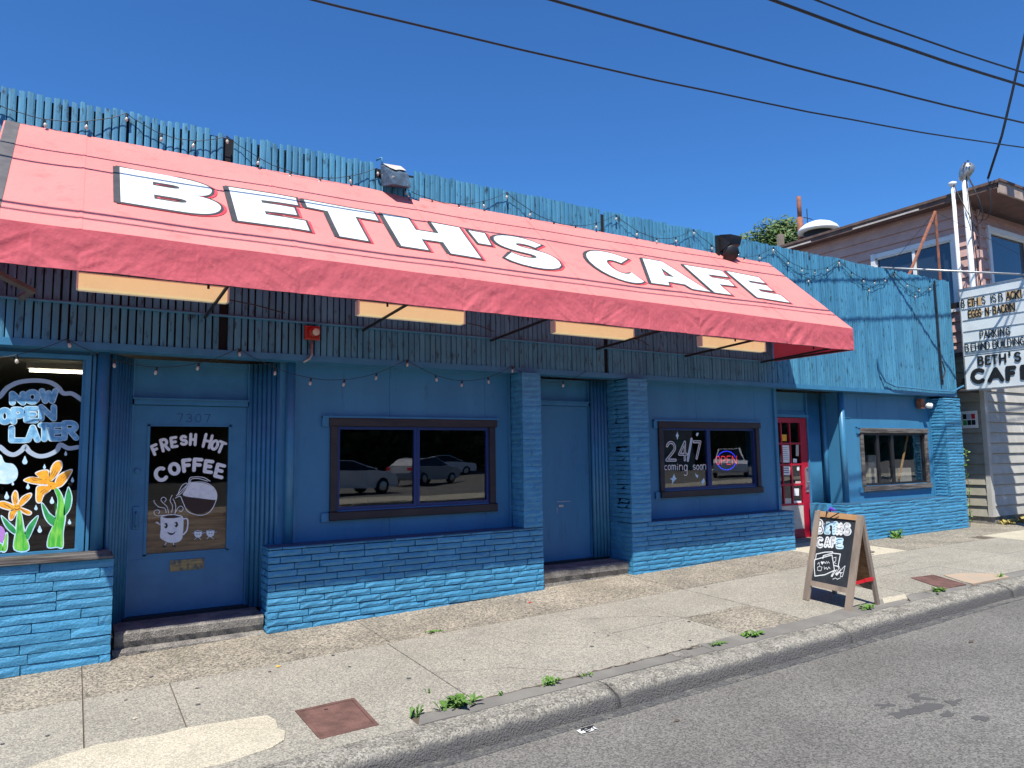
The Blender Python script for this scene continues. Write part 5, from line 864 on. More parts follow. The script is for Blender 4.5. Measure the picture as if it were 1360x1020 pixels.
# ---------------------------------------------------------------- projecting letter board sign
A=ART['sign']; XS=14.62
t=thing('cafe_sign','white projecting letter board sign reading cafe news at the far end of the slats','sign',(XS+.1,-1.1,3.8))
fs=lambda a,b,c=0:(XS-c,-a,b)
def P_(mb,poly,c0,th): mb.prism(poly,lambda a,b,c:(XS-c0-c,-a,b),th)
mb=MB(); mb.box(XS,XS+.22,-2.05,-.34,3.53,4.82); mb.build('upper_face',m_sign,t)
mb=MB(); mb.box(XS,XS+.22,-2.05,-.345,2.865,3.505); mb.build('lower_face',m_sign,t)
mb=MB(); mb.box(XS+.01,XS+.21,-2.04,-.36,3.506,3.53); mb.build('divider',m_steel,t)
mb=MB(); e=.02
for z in (2.855,4.81): mb.box(XS-.012,XS+.23,-2.06,-.33,z-.004,z+.02)
mb.box(XS-.012,XS+.23,-.342,-.325,2.86,4.83); mb.box(XS-.012,XS+.23,-2.075,-2.055,2.86,4.83); mb.build('frame',m_steel,t)
for z in (4.645,4.425,4.205,3.99,3.775,3.565): mb=MB(); mb.box(XS-.009,XS,-2.04,-.36,z-.006,z+.006); mb.build('letter_rail',m_steel,t)
mb=MB(); mb.box(XS-.012,XS,-2.04,-.36,3.60,3.612); mb.build('letter_rail',m_sign,t)
for p in A['tiles'][:7]:
    mb=MB(); q=[p[0],p[1],p[3],p[2]]; P_(mb,q,.004,.003); mb.build('letter_tile',m_tile,t)
def slet(ls,w,name='letter',pad=.12,zz=None):
    for ch,bx in ls:
        if zz and ch!="'": bx=[[bx[0][0],zz[0]],[bx[1][0],zz[0]],[bx[2][0],zz[1]],[bx[3][0],zz[1]]]
        if zz and ch=='-': bx=[[bx[0][0],(zz[0]+zz[1])/2-.01],[bx[1][0],(zz[0]+zz[1])/2-.01],[bx[2][0],(zz[0]+zz[1])/2+.01],[bx[3][0],(zz[0]+zz[1])/2+.01]]
        mb=MB(); g=lambda a,b,c:(XS-.010-c,-a,b)
        if ch=='-' : ribbon(mb,g,[((bx[0][0]+bx[2][0])/2,(bx[0][1]+bx[2][1])/2),((bx[1][0]+bx[3][0])/2,(bx[1][1]+bx[3][1])/2)],w,.003,caps=False)
        elif ch=="'": ribbon(mb,g,[((bx[2][0]+bx[3][0])/2,bx[2][1]),((bx[0][0]+bx[1][0])/2,bx[0][1])],w,.003,caps=False)
        else: glyph(mb,g,ch,bx,w,.003,pad)
        mb.build(name,m_blackink,t)
for k,zz in(('top',(4.455,4.615)),('top2',(4.235,4.395)),('park',(3.805,3.965)),('park2',(3.59,3.75))): slet(A[k],.019,'letter',.06,zz)
slet(A['beth'],.036,'big_letter',.10,(3.30,3.49)); slet(A['cafe'],.078,'big_letter',.13)
mb=MB(); mb.box(XS+.05,XS+.15,-.34,-.02,3.0,3.1); mb.box(XS+.05,XS+.15,-.34,-.1,4.5,4.6); mb.each('bracket',m_black,t); mb=MB(); mb.tube([(XS-.1,-.2,2.86),(XS+.1,-.5,2.83)],.03,6); mb.build('bracket',m_black,t)
mb=MB(); mb.tube([(12.33,-.17,5.02),(14.54,-1.5,4.86),(14.9,-1.72,4.84)],.02,8); s_=mb.build('sign_strut',m_steel,None,True); tag(s_,'long thin galvanised pipe strut running from the slat tops out to the projecting sign','strut')
mb=MB(); a_=(14.51,-.05,6.46); mb.tube([a_,(13.32,-.05,4.9)],.03,6); mb.tube([a_,(14.52,-.05,4.85)],.026,6); s_=mb.build('sign_brace',m_rust); tag(s_,'rusty two legged iron brace rising above the roof behind the sign','brace')
mb=MB(); mb.tube([a_,(14.62,-1.9,4.85)],.004,4); mb.tube([a_,(12.9,.3,4.9)],.004,4); s_=mb.build('guy_wire',m_black); tag(s_,'thin guy wires from the rusty brace to the top of the sign','wire')
# ---------------------------------------------------------------- sandwich board
A=ART['board']; P0=Vector(A['P']); U=Vector(A['U']).normalized(); V=Vector(A['V']).normalized(); N=U.cross(V)
if N.x>0: N=-N
def fb(off): return lambda a,b,c=0: P0+U*a+V*b+N*(off+c)
t=thing('sandwich_board','wooden A-frame chalkboard sign with white drawings standing near the kerb','sandwich board',(7.0,-2.69,.14))
def bar(mb,q,off,th): mb.prism(q,fb(off),th)
W_=.56
mb=MB(); bar(mb,[(-.02,0),(.055,0),(.055,.965),(-.02,.965)],-.02,.025); mb.build('leg',m_wood,t)
mb=MB(); bar(mb,[(W_-.045,-.02),(W_+.03,-.02),(W_+.03,.975),(W_-.045,.975)],-.02,.025); mb.build('leg',m_wood,t)
mb=MB(); bar(mb,[(.055,.905),(W_-.045,.915),(W_-.045,.972),(.055,.965)],-.019,.025); mb.build('top_rail',m_woodn,t)
mb=MB(); bar(mb,[(.055,.16),(W_-.045,.17),(W_-.045,.225),(.055,.215)],-.019,.024); mb.build('bottom_rail',m_wood,t)
mb=MB(); bar(mb,[(.05,.21),(W_-.04,.21),(W_-.04,.92),(.05,.92)],-.012,.006); bd=mb.build('chalkboard',m_board,t)
# rear leaf
T0=P0+U*0+V*.96; T1=P0+U*W_+V*.96
B0=Vector((7.32,-2.42,gz(7.32,-2.42))); B1=Vector((7.22,-2.98,gz(7.22,-2.98)))
for nm,a,b in (('rear_leg',T0,B0),('rear_leg',T1,B1)):
    mb=MB(); cube_between(mb,a+Vector((.02,0,0)),b,.03,.06); mb.build(nm,m_wood,t)
def lr(u,v): return (T0+(T1-T0)*u)*(1-v)+(B0+(B1-B0)*u)*v
mb=MB(); mb.add([lr(.04,.06)+Vector((.01,0,0)),lr(.96,.06)+Vector((.01,0,0)),lr(.96,.78)+Vector((.01,0,0)),lr(.04,.78)+Vector((.01,0,0)),lr(.04,.06)+Vector((.025,0,0)),lr(.96,.06)+Vector((.025,0,0)),lr(.96,.78)+Vector((.025,0,0)),lr(.04,.78)+Vector((.025,0,0))],[(0,1,2,3),(4,7,6,5),(0,4,5,1),(1,5,6,2),(2,6,7,3),(3,7,4,0)]); mb.build('rear_panel',m_woodp,t)
mb=MB(); cube_between(mb,lr(0,.80),lr(1,.80),.025,.06); mb.build('rear_rail',m_wood,t)
q0=P0+U*(W_+.02)+V*.28; q1=lr(1.02,.70); mb=MB(); cube_between(mb,q0,q0.lerp(q1,.55),.012,.03); cube_between(mb,q0.lerp(q1,.5)+Vector((0,-.012,.008)),q1,.014,.035); mb.build('spreader_strap',m_redc,t)
mb=MB(); a=P0+U*.16+V*.97; mb.tube([a+N*.03-V*.16,a+N*.03+V*.0,a+V*.02-N*.02,a-N*.05-V*.05],.007,5); mb.tube([a+N*.03-V*.0+U*.16,a+N*.03-V*.1],.006,5); mb.build('tie',m_black,t)
mb=MB(); mb.tube([a+V*.005,a+V*.035+U*.02,a+V*.018+U*.09],[.012,.022,.006],6); mb.build('ribbon',m_purple,t)
fo=lambda a_,b_,c=0:fb(-.005)(a_,b_,c)
for k,(ch,bx) in enumerate(A['glyphs']):
    mb=MB(); glyph(mb,fo,ch,bx,.046,.0008,.2); L_=mb.build('drawn_letter',m_chalk if ch not in('T','E') else m_ppale,bd)
    mb=MB(); g=boxmap(bx,.16)
    for st in GL[ch]:
        for (a,b),(c,d) in zip(st,st[1:]):
            l=math.dist((a,b),(c,d)); n=max(1,int(l/.22))
            for i in range(n):
                u=(i+.5)/n; x,y=g(a+(c-a)*u,b+(d-b)*u); r=.006
                if k%3==2: ribbon(mb,fb(-.0038),[(x-.012,y-.005),(x+.012,y+.005)],.004,.0004,caps=False)
                elif k%3==1: ribbon(mb,fb(-.0038),[(x-.003,y-.014),(x+.003,y+.014)],.004,.0004,caps=False)
                else: mb.prism([(x+r*math.cos(q*1.05),y+r*math.sin(q*1.05)) for q in range(6)],fb(-.0038),.0004)
    mb.build('drawn_pattern',m_board,bd)
mb=MB()
for l in A['cards']: ribbon(mb,fo,l,.010,.0008)
for l in A['scribble']: ribbon(mb,fo,l,.0055,.0008)
for p in A['pens']: ribbon(mb,fo,p+[p[0]],.006,.0008); mb.prism([p[0],p[len(p)//2],p[-1]],fo,.0006)
mb.prism(A['heart'],fo,.0008); mb.build('chalk_drawing',m_chalk,bd)
# ---------------------------------------------------------------- covers in the sidewalk
def cover(name,label,pts,mt,rim=True):
    c=(sum(p[0] for p in pts)/4,sum(p[1] for p in pts)/4); t=thing(name,label,'cover',(c[0],c[1],gz(*c)))
    def ins(k): return [(c[0]+(x-c[0])*k,c[1]+(y-c[1])*k) for x,y in pts]
    mb=MB(); o=pts;i_=ins(.88)
    for a in range(4):
        b=(a+1)%4; mb.add([(x,y,gz(x,y)+.007) for x,y in(o[a],o[b],i_[b],i_[a])]+[(x,y,gz(x,y)-.02) for x,y in (o[a],o[b],i_[b],i_[a])],[(0,1,2,3),(0,4,5,1),(2,6,7,3)])
    mb.build('frame',mt,t)
    mb=MB(); q=ins(.865); mb.add([(x,y,gz(x,y)+.0045) for x,y in q]+[(x,y,gz(x,y)-.02) for x,y in q],[(0,1,2,3),(0,4,5,1),(1,5,6,2),(2,6,7,3),(3,7,4,0)]); mb.build('plate',mt,t)
    mb=MB(); n=13
    for i in range(1,n):
        for j in range(1,n):
            u,v_=i/n,j/n; x=q[0][0]+(q[1][0]-q[0][0])*u+(q[3][0]-q[0][0])*v_; y=q[0][1]+(q[1][1]-q[0][1])*u+(q[3][1]-q[0][1])*v_; r=.007; z=gz(x,y)+.0045
            dx,dy=(r,0) if (i+j)%2 else (0,r)
            mb.add([(x-dx-dy*.4,y-dy-dx*.4,z),(x+dx-dy*.4,y+dy-dx*.4,z),(x+dx+dy*.4,y+dy+dx*.4,z),(x-dx+dy*.4,y-dy+dx*.4,z),(x,y,z+.004)],[(0,1,4),(1,2,4),(2,3,4),(3,0,4)])
    o_=mb.build('tread_studs',mt,t); o_['kind']='stuff'
    mb=MB(); mb.lathe([(.014,0),(.014,.003)],(c[0]-.02,c[1]+.18,gz(*c)+.006),n=8); mb.build('lift_hole',m_black,t)
cover('utility_cover','square rusty iron cover with tread pattern at the front left of the sidewalk',[(1.38,-2.95),(1.77,-2.95),(1.79,-2.39),(1.37,-2.39)],m_rustplate)
cover('utility_cover','rusty iron cover in the sidewalk to the right of the sandwich board',[(8.44,-3.0),(8.87,-3.03),(9.12,-2.52),(8.73,-2.46)],m_rustplate)
t=thing('round_cover','small round grey lid in the pale slab near the red door','cover',(10.09,-.93,.26)); mb=MB(); mb.lathe([(.17,-.02),(.17,.006),(.15,.007)],(10.09,-.93,gz(10.09,-.93)),n=20); mb.build('lid',m_step,t); mb=MB(); mb.lathe([(.185,-.02),(.185,.004)],(10.09,-.93,gz(10.09,-.93)),n=20); mb.build('rim',m_under,t)
t=thing('round_cover','small round dark lid in the strip beside the kerb','cover',(4.62,-3.02,.07)); mb=MB(); mb.lathe([(.085,-.02),(.085,.009),(.07,.010)],(4.4,-3.02,gz(4.4,-3.02)),n=16); mb.build('lid',m_step,t)
# ---------------------------------------------------------------- weeds and litter
def weed(x,y,r,h,n,label,mt=m_leaf,zf=gz,st=1.5):
    t=thing('weed',label,'weed',(x,y,zf(x,y)),'weeds growing in the sidewalk joints'); mb=MB(); z0=zf(x,y)
    for k in range(n):
        a=random.uniform(0,6.28); L=r*random.uniform(.4,1.1); ox,oy=random.gauss(0,r*.45)*st,random.gauss(0,r*.18); w=L*random.uniform(.12,.24); hh=h*random.uniform(.3,1)
        P=[(0,0),(.35,.7),(.7,1),(1,.75)]; ws=[.5,1,.9,.05]; dx,dy=math.cos(a),math.sin(a); v=[]
        for (u,q),ww in zip(P,ws): v+=[(x+ox+dx*L*u-dy*w*ww,y+oy+dy*L*u+dx*w*ww,z0+.003+hh*q+.004),(x+ox+dx*L*u+dy*w*ww,y+oy+dy*L*u-dx*w*ww,z0+.003+hh*q)]
        mb.add(v,[(2*i,2*i+1,2*i+3,2*i+2) for i in range(3)])
    mb.build('leaves',mt,t)
    mb=MB(); mb.lathe([(r*.10,-.01),(r*.12,.01),(r*.03,.02)],(x,y,z0),n=7); mb.build('crown',mt,t)
for a in [(2.33,-2.97,.095,.07,60,'largest bushy weed at the sidewalk edge near the rusty cover'),(3.08,-2.98,.055,.06,34,'bright green weed in the joint left of the kerb break'),(2.97,-1.17,.05,.02,16,'flat small weed in the pebbly strip below the blue base'),(4.83,-3.0,.06,.03,20,'low weed by the strip well left of the sandwich board'),(5.29,-3.0,.075,.045,34,'dense weed nearest left of the sandwich board'),(6.97,-3.03,.075,.045,34,'weed between the feet of the sandwich board and the kerb'),(8.28,-3.04,.09,.05,30,'wide weed in front of the second rusty cover'),(11.9,-.42,.11,.14,40,'taller weed against the sunny brick base at the right'),(2.69,-2.95,.03,.03,10,'tiny weed sprout right of the largest weed'),(2.03,-2.95,.05,.08,14,'thin grassy weed at the left end of the dark strip'),(3.42,-2.98,.045,.03,14,'thin straggly weed right of the bright green one'),(2.28,-2.60,.03,.03,9,'tiny weed in a slab joint behind the largest weed'),(9.65,-3.02,.05,.05,12,'weed sprout at the corner of the orange stained patch')]: weed(*a)
t=thing('vine','thin leafy vine growing up the far corner of the blue brick pier','plant',(14.5,-.27,.26))
mb=MB(); V_=[(14.50,-.27,.2),(14.47,-.31,.6),(14.48,-.32,1.0),(14.45,-.30,1.4),(14.47,-.31,1.75)]; mb.tube(V_,.006,5); mb.build('stem',m_bark,t)
mb=MB()
for k in range(70):
    u=random.uniform(0,3.99); i=int(u); a=Vector(V_[i]).lerp(Vector(V_[i+1]),u-i)+Vector((random.gauss(0,.025),random.gauss(0,.025),random.gauss(0,.02))); d=Vector((random.gauss(0,1),random.gauss(0,1),random.gauss(0,1))).normalized()*.03; e=d.orthogonal().normalized()*.017; mb.add([a-d,a+e,a+d,a-e],[(0,1,2,3)])
mb.build('leaves',m_leaf,t)
m_dry=mat('dry_weed',(.35,.28,.08),.8)
weed(15.6,-.42,.16,.10,50,'dry yellow weeds at the foot of the grey house',m_dry)
weed(16.3,-.42,.16,.10,50,'dry yellow weeds further right at the foot of the grey house',m_dry)
t=thing('crushed_packet','flattened black and white packet lying in the gutter','litter',(3.02,-3.53,-.05)); zz=rz(3.02,-3.53)+.004
mb=MB(); n=4
for i in range(n): 
    x=2.955+.035*i; mb.add([(x,-3.50,zz+.006*(i%2)),(x+.035,-3.505,zz+.006*((i+1)%2)),(x+.03,-3.57,zz+.005*((i+1)%2)),(x-.005,-3.56,zz+.012*(i%2))],[(0,1,2,3)])
mb.build('wrapper',m_white,t); mb=MB(); mb.add([(2.97,-3.52,zz+.015),(3.08,-3.515,zz+.014),(3.075,-3.535,zz+.014),(2.965,-3.54,zz+.015)],[(0,1,2,3)]); mb.add([(2.99,-3.545,zz+.015),(3.04,-3.545,zz+.014),(3.035,-3.56,zz+.014),(2.985,-3.56,zz+.015)],[(0,1,2,3)]); mb.build('print',m_blackink,t)
def leaf(x,y,lab,mt,zf=gz,s=.03):
    z=zf(x,y)+.006; o=mk('fallen_leaf',[(x-s,y,z),(x,y+s*.5,z+.008),(x+s,y,z+.002),(x,y-s*.5,z)],[(0,3,2,1)],mt); tag(o,lab,'leaf')
leaf(3.6,-3.78,'dark dead leaf on the road near the kerb',m_bark,rz); leaf(4.35,-.75,'small orange red leaf on the pebbly strip by the blue base',m_redc,gz,.025); leaf(5.1,-2.0,'orange scrap on the slabs between the wall and kerb',m_orange,gz,.022); leaf(1.5,-1.35,'tiny yellow leaf on the slab left of centre',m_porange,gz,.022); leaf(.42,-1.9,'tiny pale leaf on the slab at far left',m_pale,gz,.02); leaf(7.0,-4.0,'dark twig scrap in the gutter under the sandwich board',m_bark,rz,.04)
# ---------------------------------------------------------------- neighbouring house
nb_=thing('neighbour_house','two storey house with pink lap siding above and grey siding below','house',(15.26,-.31,.27))
XN,YN=15.256,-.31
def lapwall(name,O,ang,length,z0,z1,h,mt,holes=(),seed=1):
    # O corner, ang direction of +length, outward = -normal
    M_=Matrix.Translation(O)@Matrix.Rotation(ang,4,'Z'); mb=MB(); hl=[(a,b,c,d) for a,b,c,d in holes]
    wall_grid(mb,0,length,z0,z1,hl,.03,.12)
    o=mk(name,[M_@Vector(q) for q in mb.v],mb.f,mt,nb_)
    z=z0; rr=random.Random(seed)
    bm_=MB(); bm_.add([(0,-.014,0),(1,-.014,0),(1,.022,1),(0,.022,1),(0,.03,0),(1,.03,0),(1,.03,1),(0,.03,1)],[(0,1,2,3),(0,4,5,1),(1,5,6,2),(3,2,6,7),(0,3,7,4)])
    me=bpy.data.meshes.new('board'); me.from_pydata(bm_.v,[],bm_.f); me.materials.append(mt)
    while z<z1-.02:
        hh=min(h,z1-z); xs=[0,length]; cuts=[]
        for a,b,c,d in hl:
            if c<z+hh*.5<d: cuts.append((a,b))
        segs=[];x=0
        for a,b in sorted(cuts): segs.append((x,a)); x=b
        segs.append((x,length))
        for a,b in segs:
            if b-a>.02: link(bpy.data.objects.new('board',me),o,M_@Matrix.Translation((a,0,z))@Matrix.Diagonal((b-a,1,hh-.014,1)))
        z+=hh
    return o
ZM=3.68
# side wall faces -x: built from far end to the corner so that outward is -x
SLn=12.
side_hole=(SLn-(1.70-YN),SLn-(.06-YN),4.6,6.02)
lapwall('pink_side_wall',(XN,YN+SLn,0),-math.pi/2,SLn,ZM,6.78,.215,m_pink,[side_hole],1)
lapwall('olive_side_wall',(XN,YN+SLn,0),-math.pi/2,SLn,.42,ZM-.06,.205,m_olive,[],2)
lapwall('grey_front_wall',(XN+.04,YN,0),0,8.7,.42,ZM-.06,.205,m_greyw,[],3)
fh=(.72,2.3,4.9,6.22)
lapwall('pink_front_wall',(XN+.04,YN,0),0,8.7,ZM,6.6,.215,m_pink,[fh],4)
mb=MB(); mb.box(XN+.02,XN+8.7,YN+.02,YN+SLn,-.3,.42); mb.build('foundation',m_step,nb_)
mb=MB(); mb.box(XN-.02,XN+.09,YN-.035,YN+.05,ZM,6.6); mb.box(XN+.30,XN+.40,YN-.03,YN+.0,ZM,6.6); mb.build('corner_board',m_pink,nb_)
mb=MB(); mb.box(XN-.02,XN+.10,YN-.035,YN+.05,.42,ZM-.06); mb.build('corner_board',m_greyw,nb_)
mb=MB(); mb.box(XN-.03,XN+8.7,YN-.04,YN+.02,ZM-.07,ZM-.0); mb.box(XN-.035,XN+.02,YN+.02,YN+SLn,ZM-.07,ZM); mb.build('belt_board',m_brown2,nb_)
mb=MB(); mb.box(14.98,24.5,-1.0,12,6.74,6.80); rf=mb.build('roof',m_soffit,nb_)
mb=MB(); mb.box(14.95,14.98,-1.02,12,6.72,6.84); mb.build('fascia_board',m_roofb,rf); mb=MB(); mb.box(14.92,14.95,-1.04,12,6.82,6.875); mb.build('drip_edge',m_roofb,rf)
mb=MB(); mb.box(14.95,24.5,-1.04,-1.0,6.62,6.84); mb.build('fascia_board',m_fbeige,rf); mb=MB(); mb.box(14.92,24.5,-1.07,-1.04,6.84,6.885); mb.build('drip_edge',m_roofb,rf); mb=MB(); mb.box(14.95,24.5,-1.04,12,6.845,6.87); mb.build('roofing',m_gravelroof,rf)
mb=MB(); mb.box(14.93,14.945,.5,2.0,6.73,6.765); mb.build('peeled_strip',m_offw,rf); mb=MB(); mb.box(14.93,14.945,3.1,4.0,6.73,6.765); mb.build('peeled_strip',m_offw,rf)
# windows of the house
def hw(name,pts,label,split):
    (ax,ay),(bx,by),z0,z1=pts; A_=Vector((ax,ay,0));B_=Vector((bx,by,0));d=(B_-A_).normalized(); nrm=Vector((d.y,-d.x,0)); L=(B_-A_).length
    def bb(mb,u0,u1,v0,v1,o0,o1):
        v=[A_+d*u+nrm*o+Vector((0,0,z)) for o in(o1,o0) for u,z in((u0,v0),(u1,v0),(u1,v1),(u0,v1))]
        mb.add(v,[(0,1,2,3),(7,6,5,4),(0,4,5,1),(1,5,6,2),(2,6,7,3),(3,7,4,0)])
    mb=MB(); bb(mb,-.10,0,z0-.08,z1+.11,-.03,.035); bb(mb,L,L+.10,z0-.08,z1+.11,-.03,.035); bb(mb,0,L,z1,z1+.10,-.03,.03); bb(mb,0,L,z0-.08,z0,-.03,.05); w=mb.build('window',m_white,nb_); w['label']=label
    mb=MB()
    for u in split: bb(mb,u-.03,u+.03,z0,z1,-.04,.005)
    bb(mb,0,.03,z0,z1,-.04,.0); bb(mb,L-.03,L,z0,z1,-.04,.0); bb(mb,0,L,z1-.03,z1,-.04,.0); mb.build('sash',m_white,w)
    mb=MB(); bb(mb,.03,L-.03,z0,z1-.03,-.06,-.05); mb.build('pane',m_hglass,w)
m_hglass=mat('dark_house_glass',(.02,.035,.06),.03,spec=1.)
hw('window',((XN,1.70),(XN,.06),4.6,6.02),'white framed upstairs window in the pink side wall',[.85])
hw('window',((XN+.04+.72,YN),(XN+.04+2.3,YN),4.9,6.22),'large upstairs window facing the street',[])
t=thing('poster','small white framed colour print nailed on the olive siding beside the sign','poster',(15.22,-.04,2.3))
mb=MB(); mb.box(15.215,15.235,-.20,.11,2.15,2.49); mb.build('sheet',m_white,t)
mb=MB(); rr=random.Random(4); cs=[m_blackink,m_blackink,m_pgreen2,m_redc,m_pgrey,m_blackink]
for k in range(6):
    mb=MB(); y=-.16+.08*(k%3); z=2.21+.12*(k//3); mb.box(15.211,15.2145,y,y+.07,z,z+.10); mb.build('print',cs[k],t)
# service masts
for lab,(x,y),zt,r,g in [('thin white service mast with a small weather head at the house corner',(14.85,-.25),7.02,.035,1),('thick white service mast with a large tilted weather head at the house corner',(14.85,-.48),7.14,.052,1)]:
    t=thing('service_mast',lab,'mast',(x,y,3.5),'service masts on the house corner')
    mb=MB(); mb.tube([(x,y,3.0),(x,y,zt)],r,12); mb.build('pipe',m_white,t,True)
    if r<.05: mb=MB(); mb.lathe([(.036,-.05),(.075,0),(.075,.035),(.03,.055)],(x,y,zt),(0,0,1),12); mb.build('weather_head',m_white,t,True)
    else:
        mb=MB(); mb.lathe([(.06,-.12),(.11,.0),(.13,.10),(.11,.19),(.05,.23)],(x,y-.01,zt),(.2,-.45,1),14); mb.build('weather_head',m_steel,t,True)
        mb=MB(); [mb.lathe([(.018,0),(.018,.02)],(x-.10+.05*math.cos(q),y-.02+.05*math.sin(q)-.09,zt+.16+.04*math.sin(q*2)),(-.9,-.4,.1),6) for q in range(6)]; mb.build('cable_hole',m_black,t)
t=thing('conduit_run','pink painted conduits with a small junction box beside the white masts','conduit',(15.2,-.45,4.5))
mb=MB(); mb.tube([(15.20,-.47,3.2),(15.20,-.47,5.55)],.03,8); mb.tube([(15.22,-.40,3.2),(15.22,-.40,6.3)],.02,8); mb.build('pipe',m_pink,t,True); mb=MB(); mb.bev(15.13,15.26,-.52,-.40,5.50,5.66,.01); mb.build('box',m_pink,t)
for i in range(5):
    a_,b_,c_=[((14.80,-.52,7.2),(14.72,-.86,6.45),(14.9,-.66,6.25)),((14.80,-.5,7.2),(14.70,-1.0,6.1),(14.9,-.64,6.1)),((14.8,-.92,6.9),(14.74,-1.05,5.9),(14.9,-.62,6.2)),((14.82,-.28,7.0),(14.7,-.75,5.75),(14.9,-.62,6.0)),((14.8,-.54,7.15),(14.75,-.6,5.6),(15.0,-.58,4.6))][i]; P=[tuple((1-u)**2*a+2*u*(1-u)*b+u*u*c for a,b,c in zip(a_,b_,c_)) for u in [k/8 for k in range(9)]]
    Q=[]
    for k in range(len(P)-1):
        for u in range(4): Q.append(tuple(P[k][a]*(1-u/4)+P[k+1][a]*u/4 for a in range(3)))
    Q.append(P[-1]); mb=MB(); mb.tube(Q,.009,5); o=mb.build('service_wire',m_black,None,True); tag(o,['uppermost looping black service wire at the masts','second looping black service wire at the masts','third looping black service wire at the masts','fourth looping black service wire at the masts','lowest looping black service wire at the masts'][i],'wire','looping wires at the masts')
# roof things
t=thing('roof_vent','round white mushroom vent on the roof of the pink house','vent',(15.8,3.5,6.8))
cx,cy=15.8,3.48
mb=MB(); mb.lathe([(.36,0),(.36,.42)],(cx,cy,6.8),n=20); mb.build('body',m_black,t,True)
mb=MB(); mb.lathe([(.40,-.01),(.49,0),(.50,.03),(.45,.11),(.33,.20),(.17,.26),(.04,.28)],(cx,cy,7.22),n=24); mb.build('cap',m_white,t,True)
o=MB().tube([(15.8,4.0,6.8),(15.8,4.0,7.75)],.075,10).tube([(15.8,4.0,7.75),(15.8,4.0,8.3)],.055,10).build('flue_pipe',m_rust,None,True); tag(o,'tall rusty flue pipe left of the round roof vent','pipe')
o=MB().tube([(15.9,3.85,7.2),(15.9,3.85,7.95)],.012,5).tube([(15.75,3.85,7.7),(16.1,3.85,7.7)],.01,5).build('antenna',m_black); tag(o,'thin dark antenna rod beside the rusty flue pipe','antenna')
o=MB().box(15.7,15.82,4.52,4.66,6.6,7.45).build('post',m_wood); tag(o,'short grey wooden post left of the flue pipe','post')
# ---------------------------------------------------------------- pole and wires
t=thing('utility_pole','tall wooden utility pole at the kerb just beyond the sign','utility pole',(13.85,-2.95,.2))
mb=MB(); mb.tube([(13.85,-2.95,0),(13.85,-2.95,12.6)],[.15,.11],14); mb.build('pole',m_bark,t,True); mb=MB(); mb.box(13.79,13.91,-4.1,-1.6,12.2,12.32); mb.build('crossarm',m_bark,t)
def wz(f): return f
wires=[('uppermost right overhead wire, thin and black',-2.85,lambda x:6.525+.00686*x+.00489*x*x,.013),
('thick overhead cable second from the right edge',-2.7,lambda x:6.454+.0134*x+.00423*x*x,.020),
('overhead cable crossing the middle of the sky',-1.7,lambda x:6.22+.0676*x+.00201*x*x,.016),
('lowest overhead cable crossing furthest left in the sky',-1.25,lambda x:5.876+.0639*x+.00284*x*x,.012)]
for lab,y,fz,r in wires:
    mb=MB(); mb.tube([(x,y,fz(x)+.012*noise.noise(Vector((x*.8,y,0)))) for x in [-22+1.0*i for i in range(48)]],r,6); o=mb.build('overhead_wire',m_black,None,True); tag(o,lab,'wire','overhead wires along the street')
mb=MB(); P=[(14.8,-.92,6.9),(14.72,-1.25,7.6),(14.66,-1.5,8.3),(14.6,-1.85,9.4),(14.5,-2.2,10.6),(14.2,-2.6,11.2)]; mb.tube(P,.022,6); o=mb.build('service_drop',m_black,None,True); tag(o,'twisted black service drop coming down to the corner of the pink eave','wire')
# ---------------------------------------------------------------- trees
def tree(label,base,trunk_h,crown,R_,n,mt,group=None,leaf=.12,seed=1,name='leafy_tree'):
    rr=random.Random(seed); t=thing(name,label,'tree',base,group); bx,by,bz=base
    mb=MB(); mb.tube([(bx,by,bz),(bx+.1,by,bz+trunk_h*.5),(bx,by,bz+trunk_h)],[R_*.07,R_*.05,R_*.03],8)
    cl=[]
    for k in range(26):
        a=rr.uniform(0,6.28); e=rr.uniform(-.5,1.3); q=rr.uniform(.45,1.0)*R_; c=(bx+math.cos(a)*math.cos(e)*q,by+math.sin(a)*math.cos(e)*q,bz+crown+math.sin(e)*q*.85); cl.append((c,rr.uniform(.22,.42)*R_))
        if k<9: mb.tube([(bx,by,bz+trunk_h*.7),((bx+c[0])/2,(by+c[1])/2,(bz+trunk_h+c[2])/2+.2),c],[R_*.025,R_*.015,R_*.005],5)
    mb.build('trunk',m_bark,t,True)
    v=[];f=[]
    for i in range(n):
        c,r=cl[rr.randrange(len(cl))]
        d=Vector((rr.gauss(0,1),rr.gauss(0,1),rr.gauss(0,1))).normalized()*r*rr.uniform(.55,1.05); p=Vector(c)+d; p.z-=0
        a=Vector((rr.gauss(0,1),rr.gauss(0,1),rr.gauss(0,.6))).normalized()*leaf*rr.uniform(.6,1.3); b=a.orthogonal().normalized()*leaf*.55
        k=len(v); v+=[p-a,p+b,p+a,p-b]; f.append((k,k+1,k+2,k+3))
    mk('crown',v,f,mt,t)
tree('bushy green tree showing above the slats beside the rusty flue',(31.6,17.4,0),8.5,11.4,2.5,15000,m_tleaf,None,.13,3)
tree('low green tree barely showing above the slats left of the bushy one',(28.6,19.4,0),6.5,9.9,1.5,6000,m_tleaf,None,.12,5)
rr9=random.Random(5); v=[];f=[]
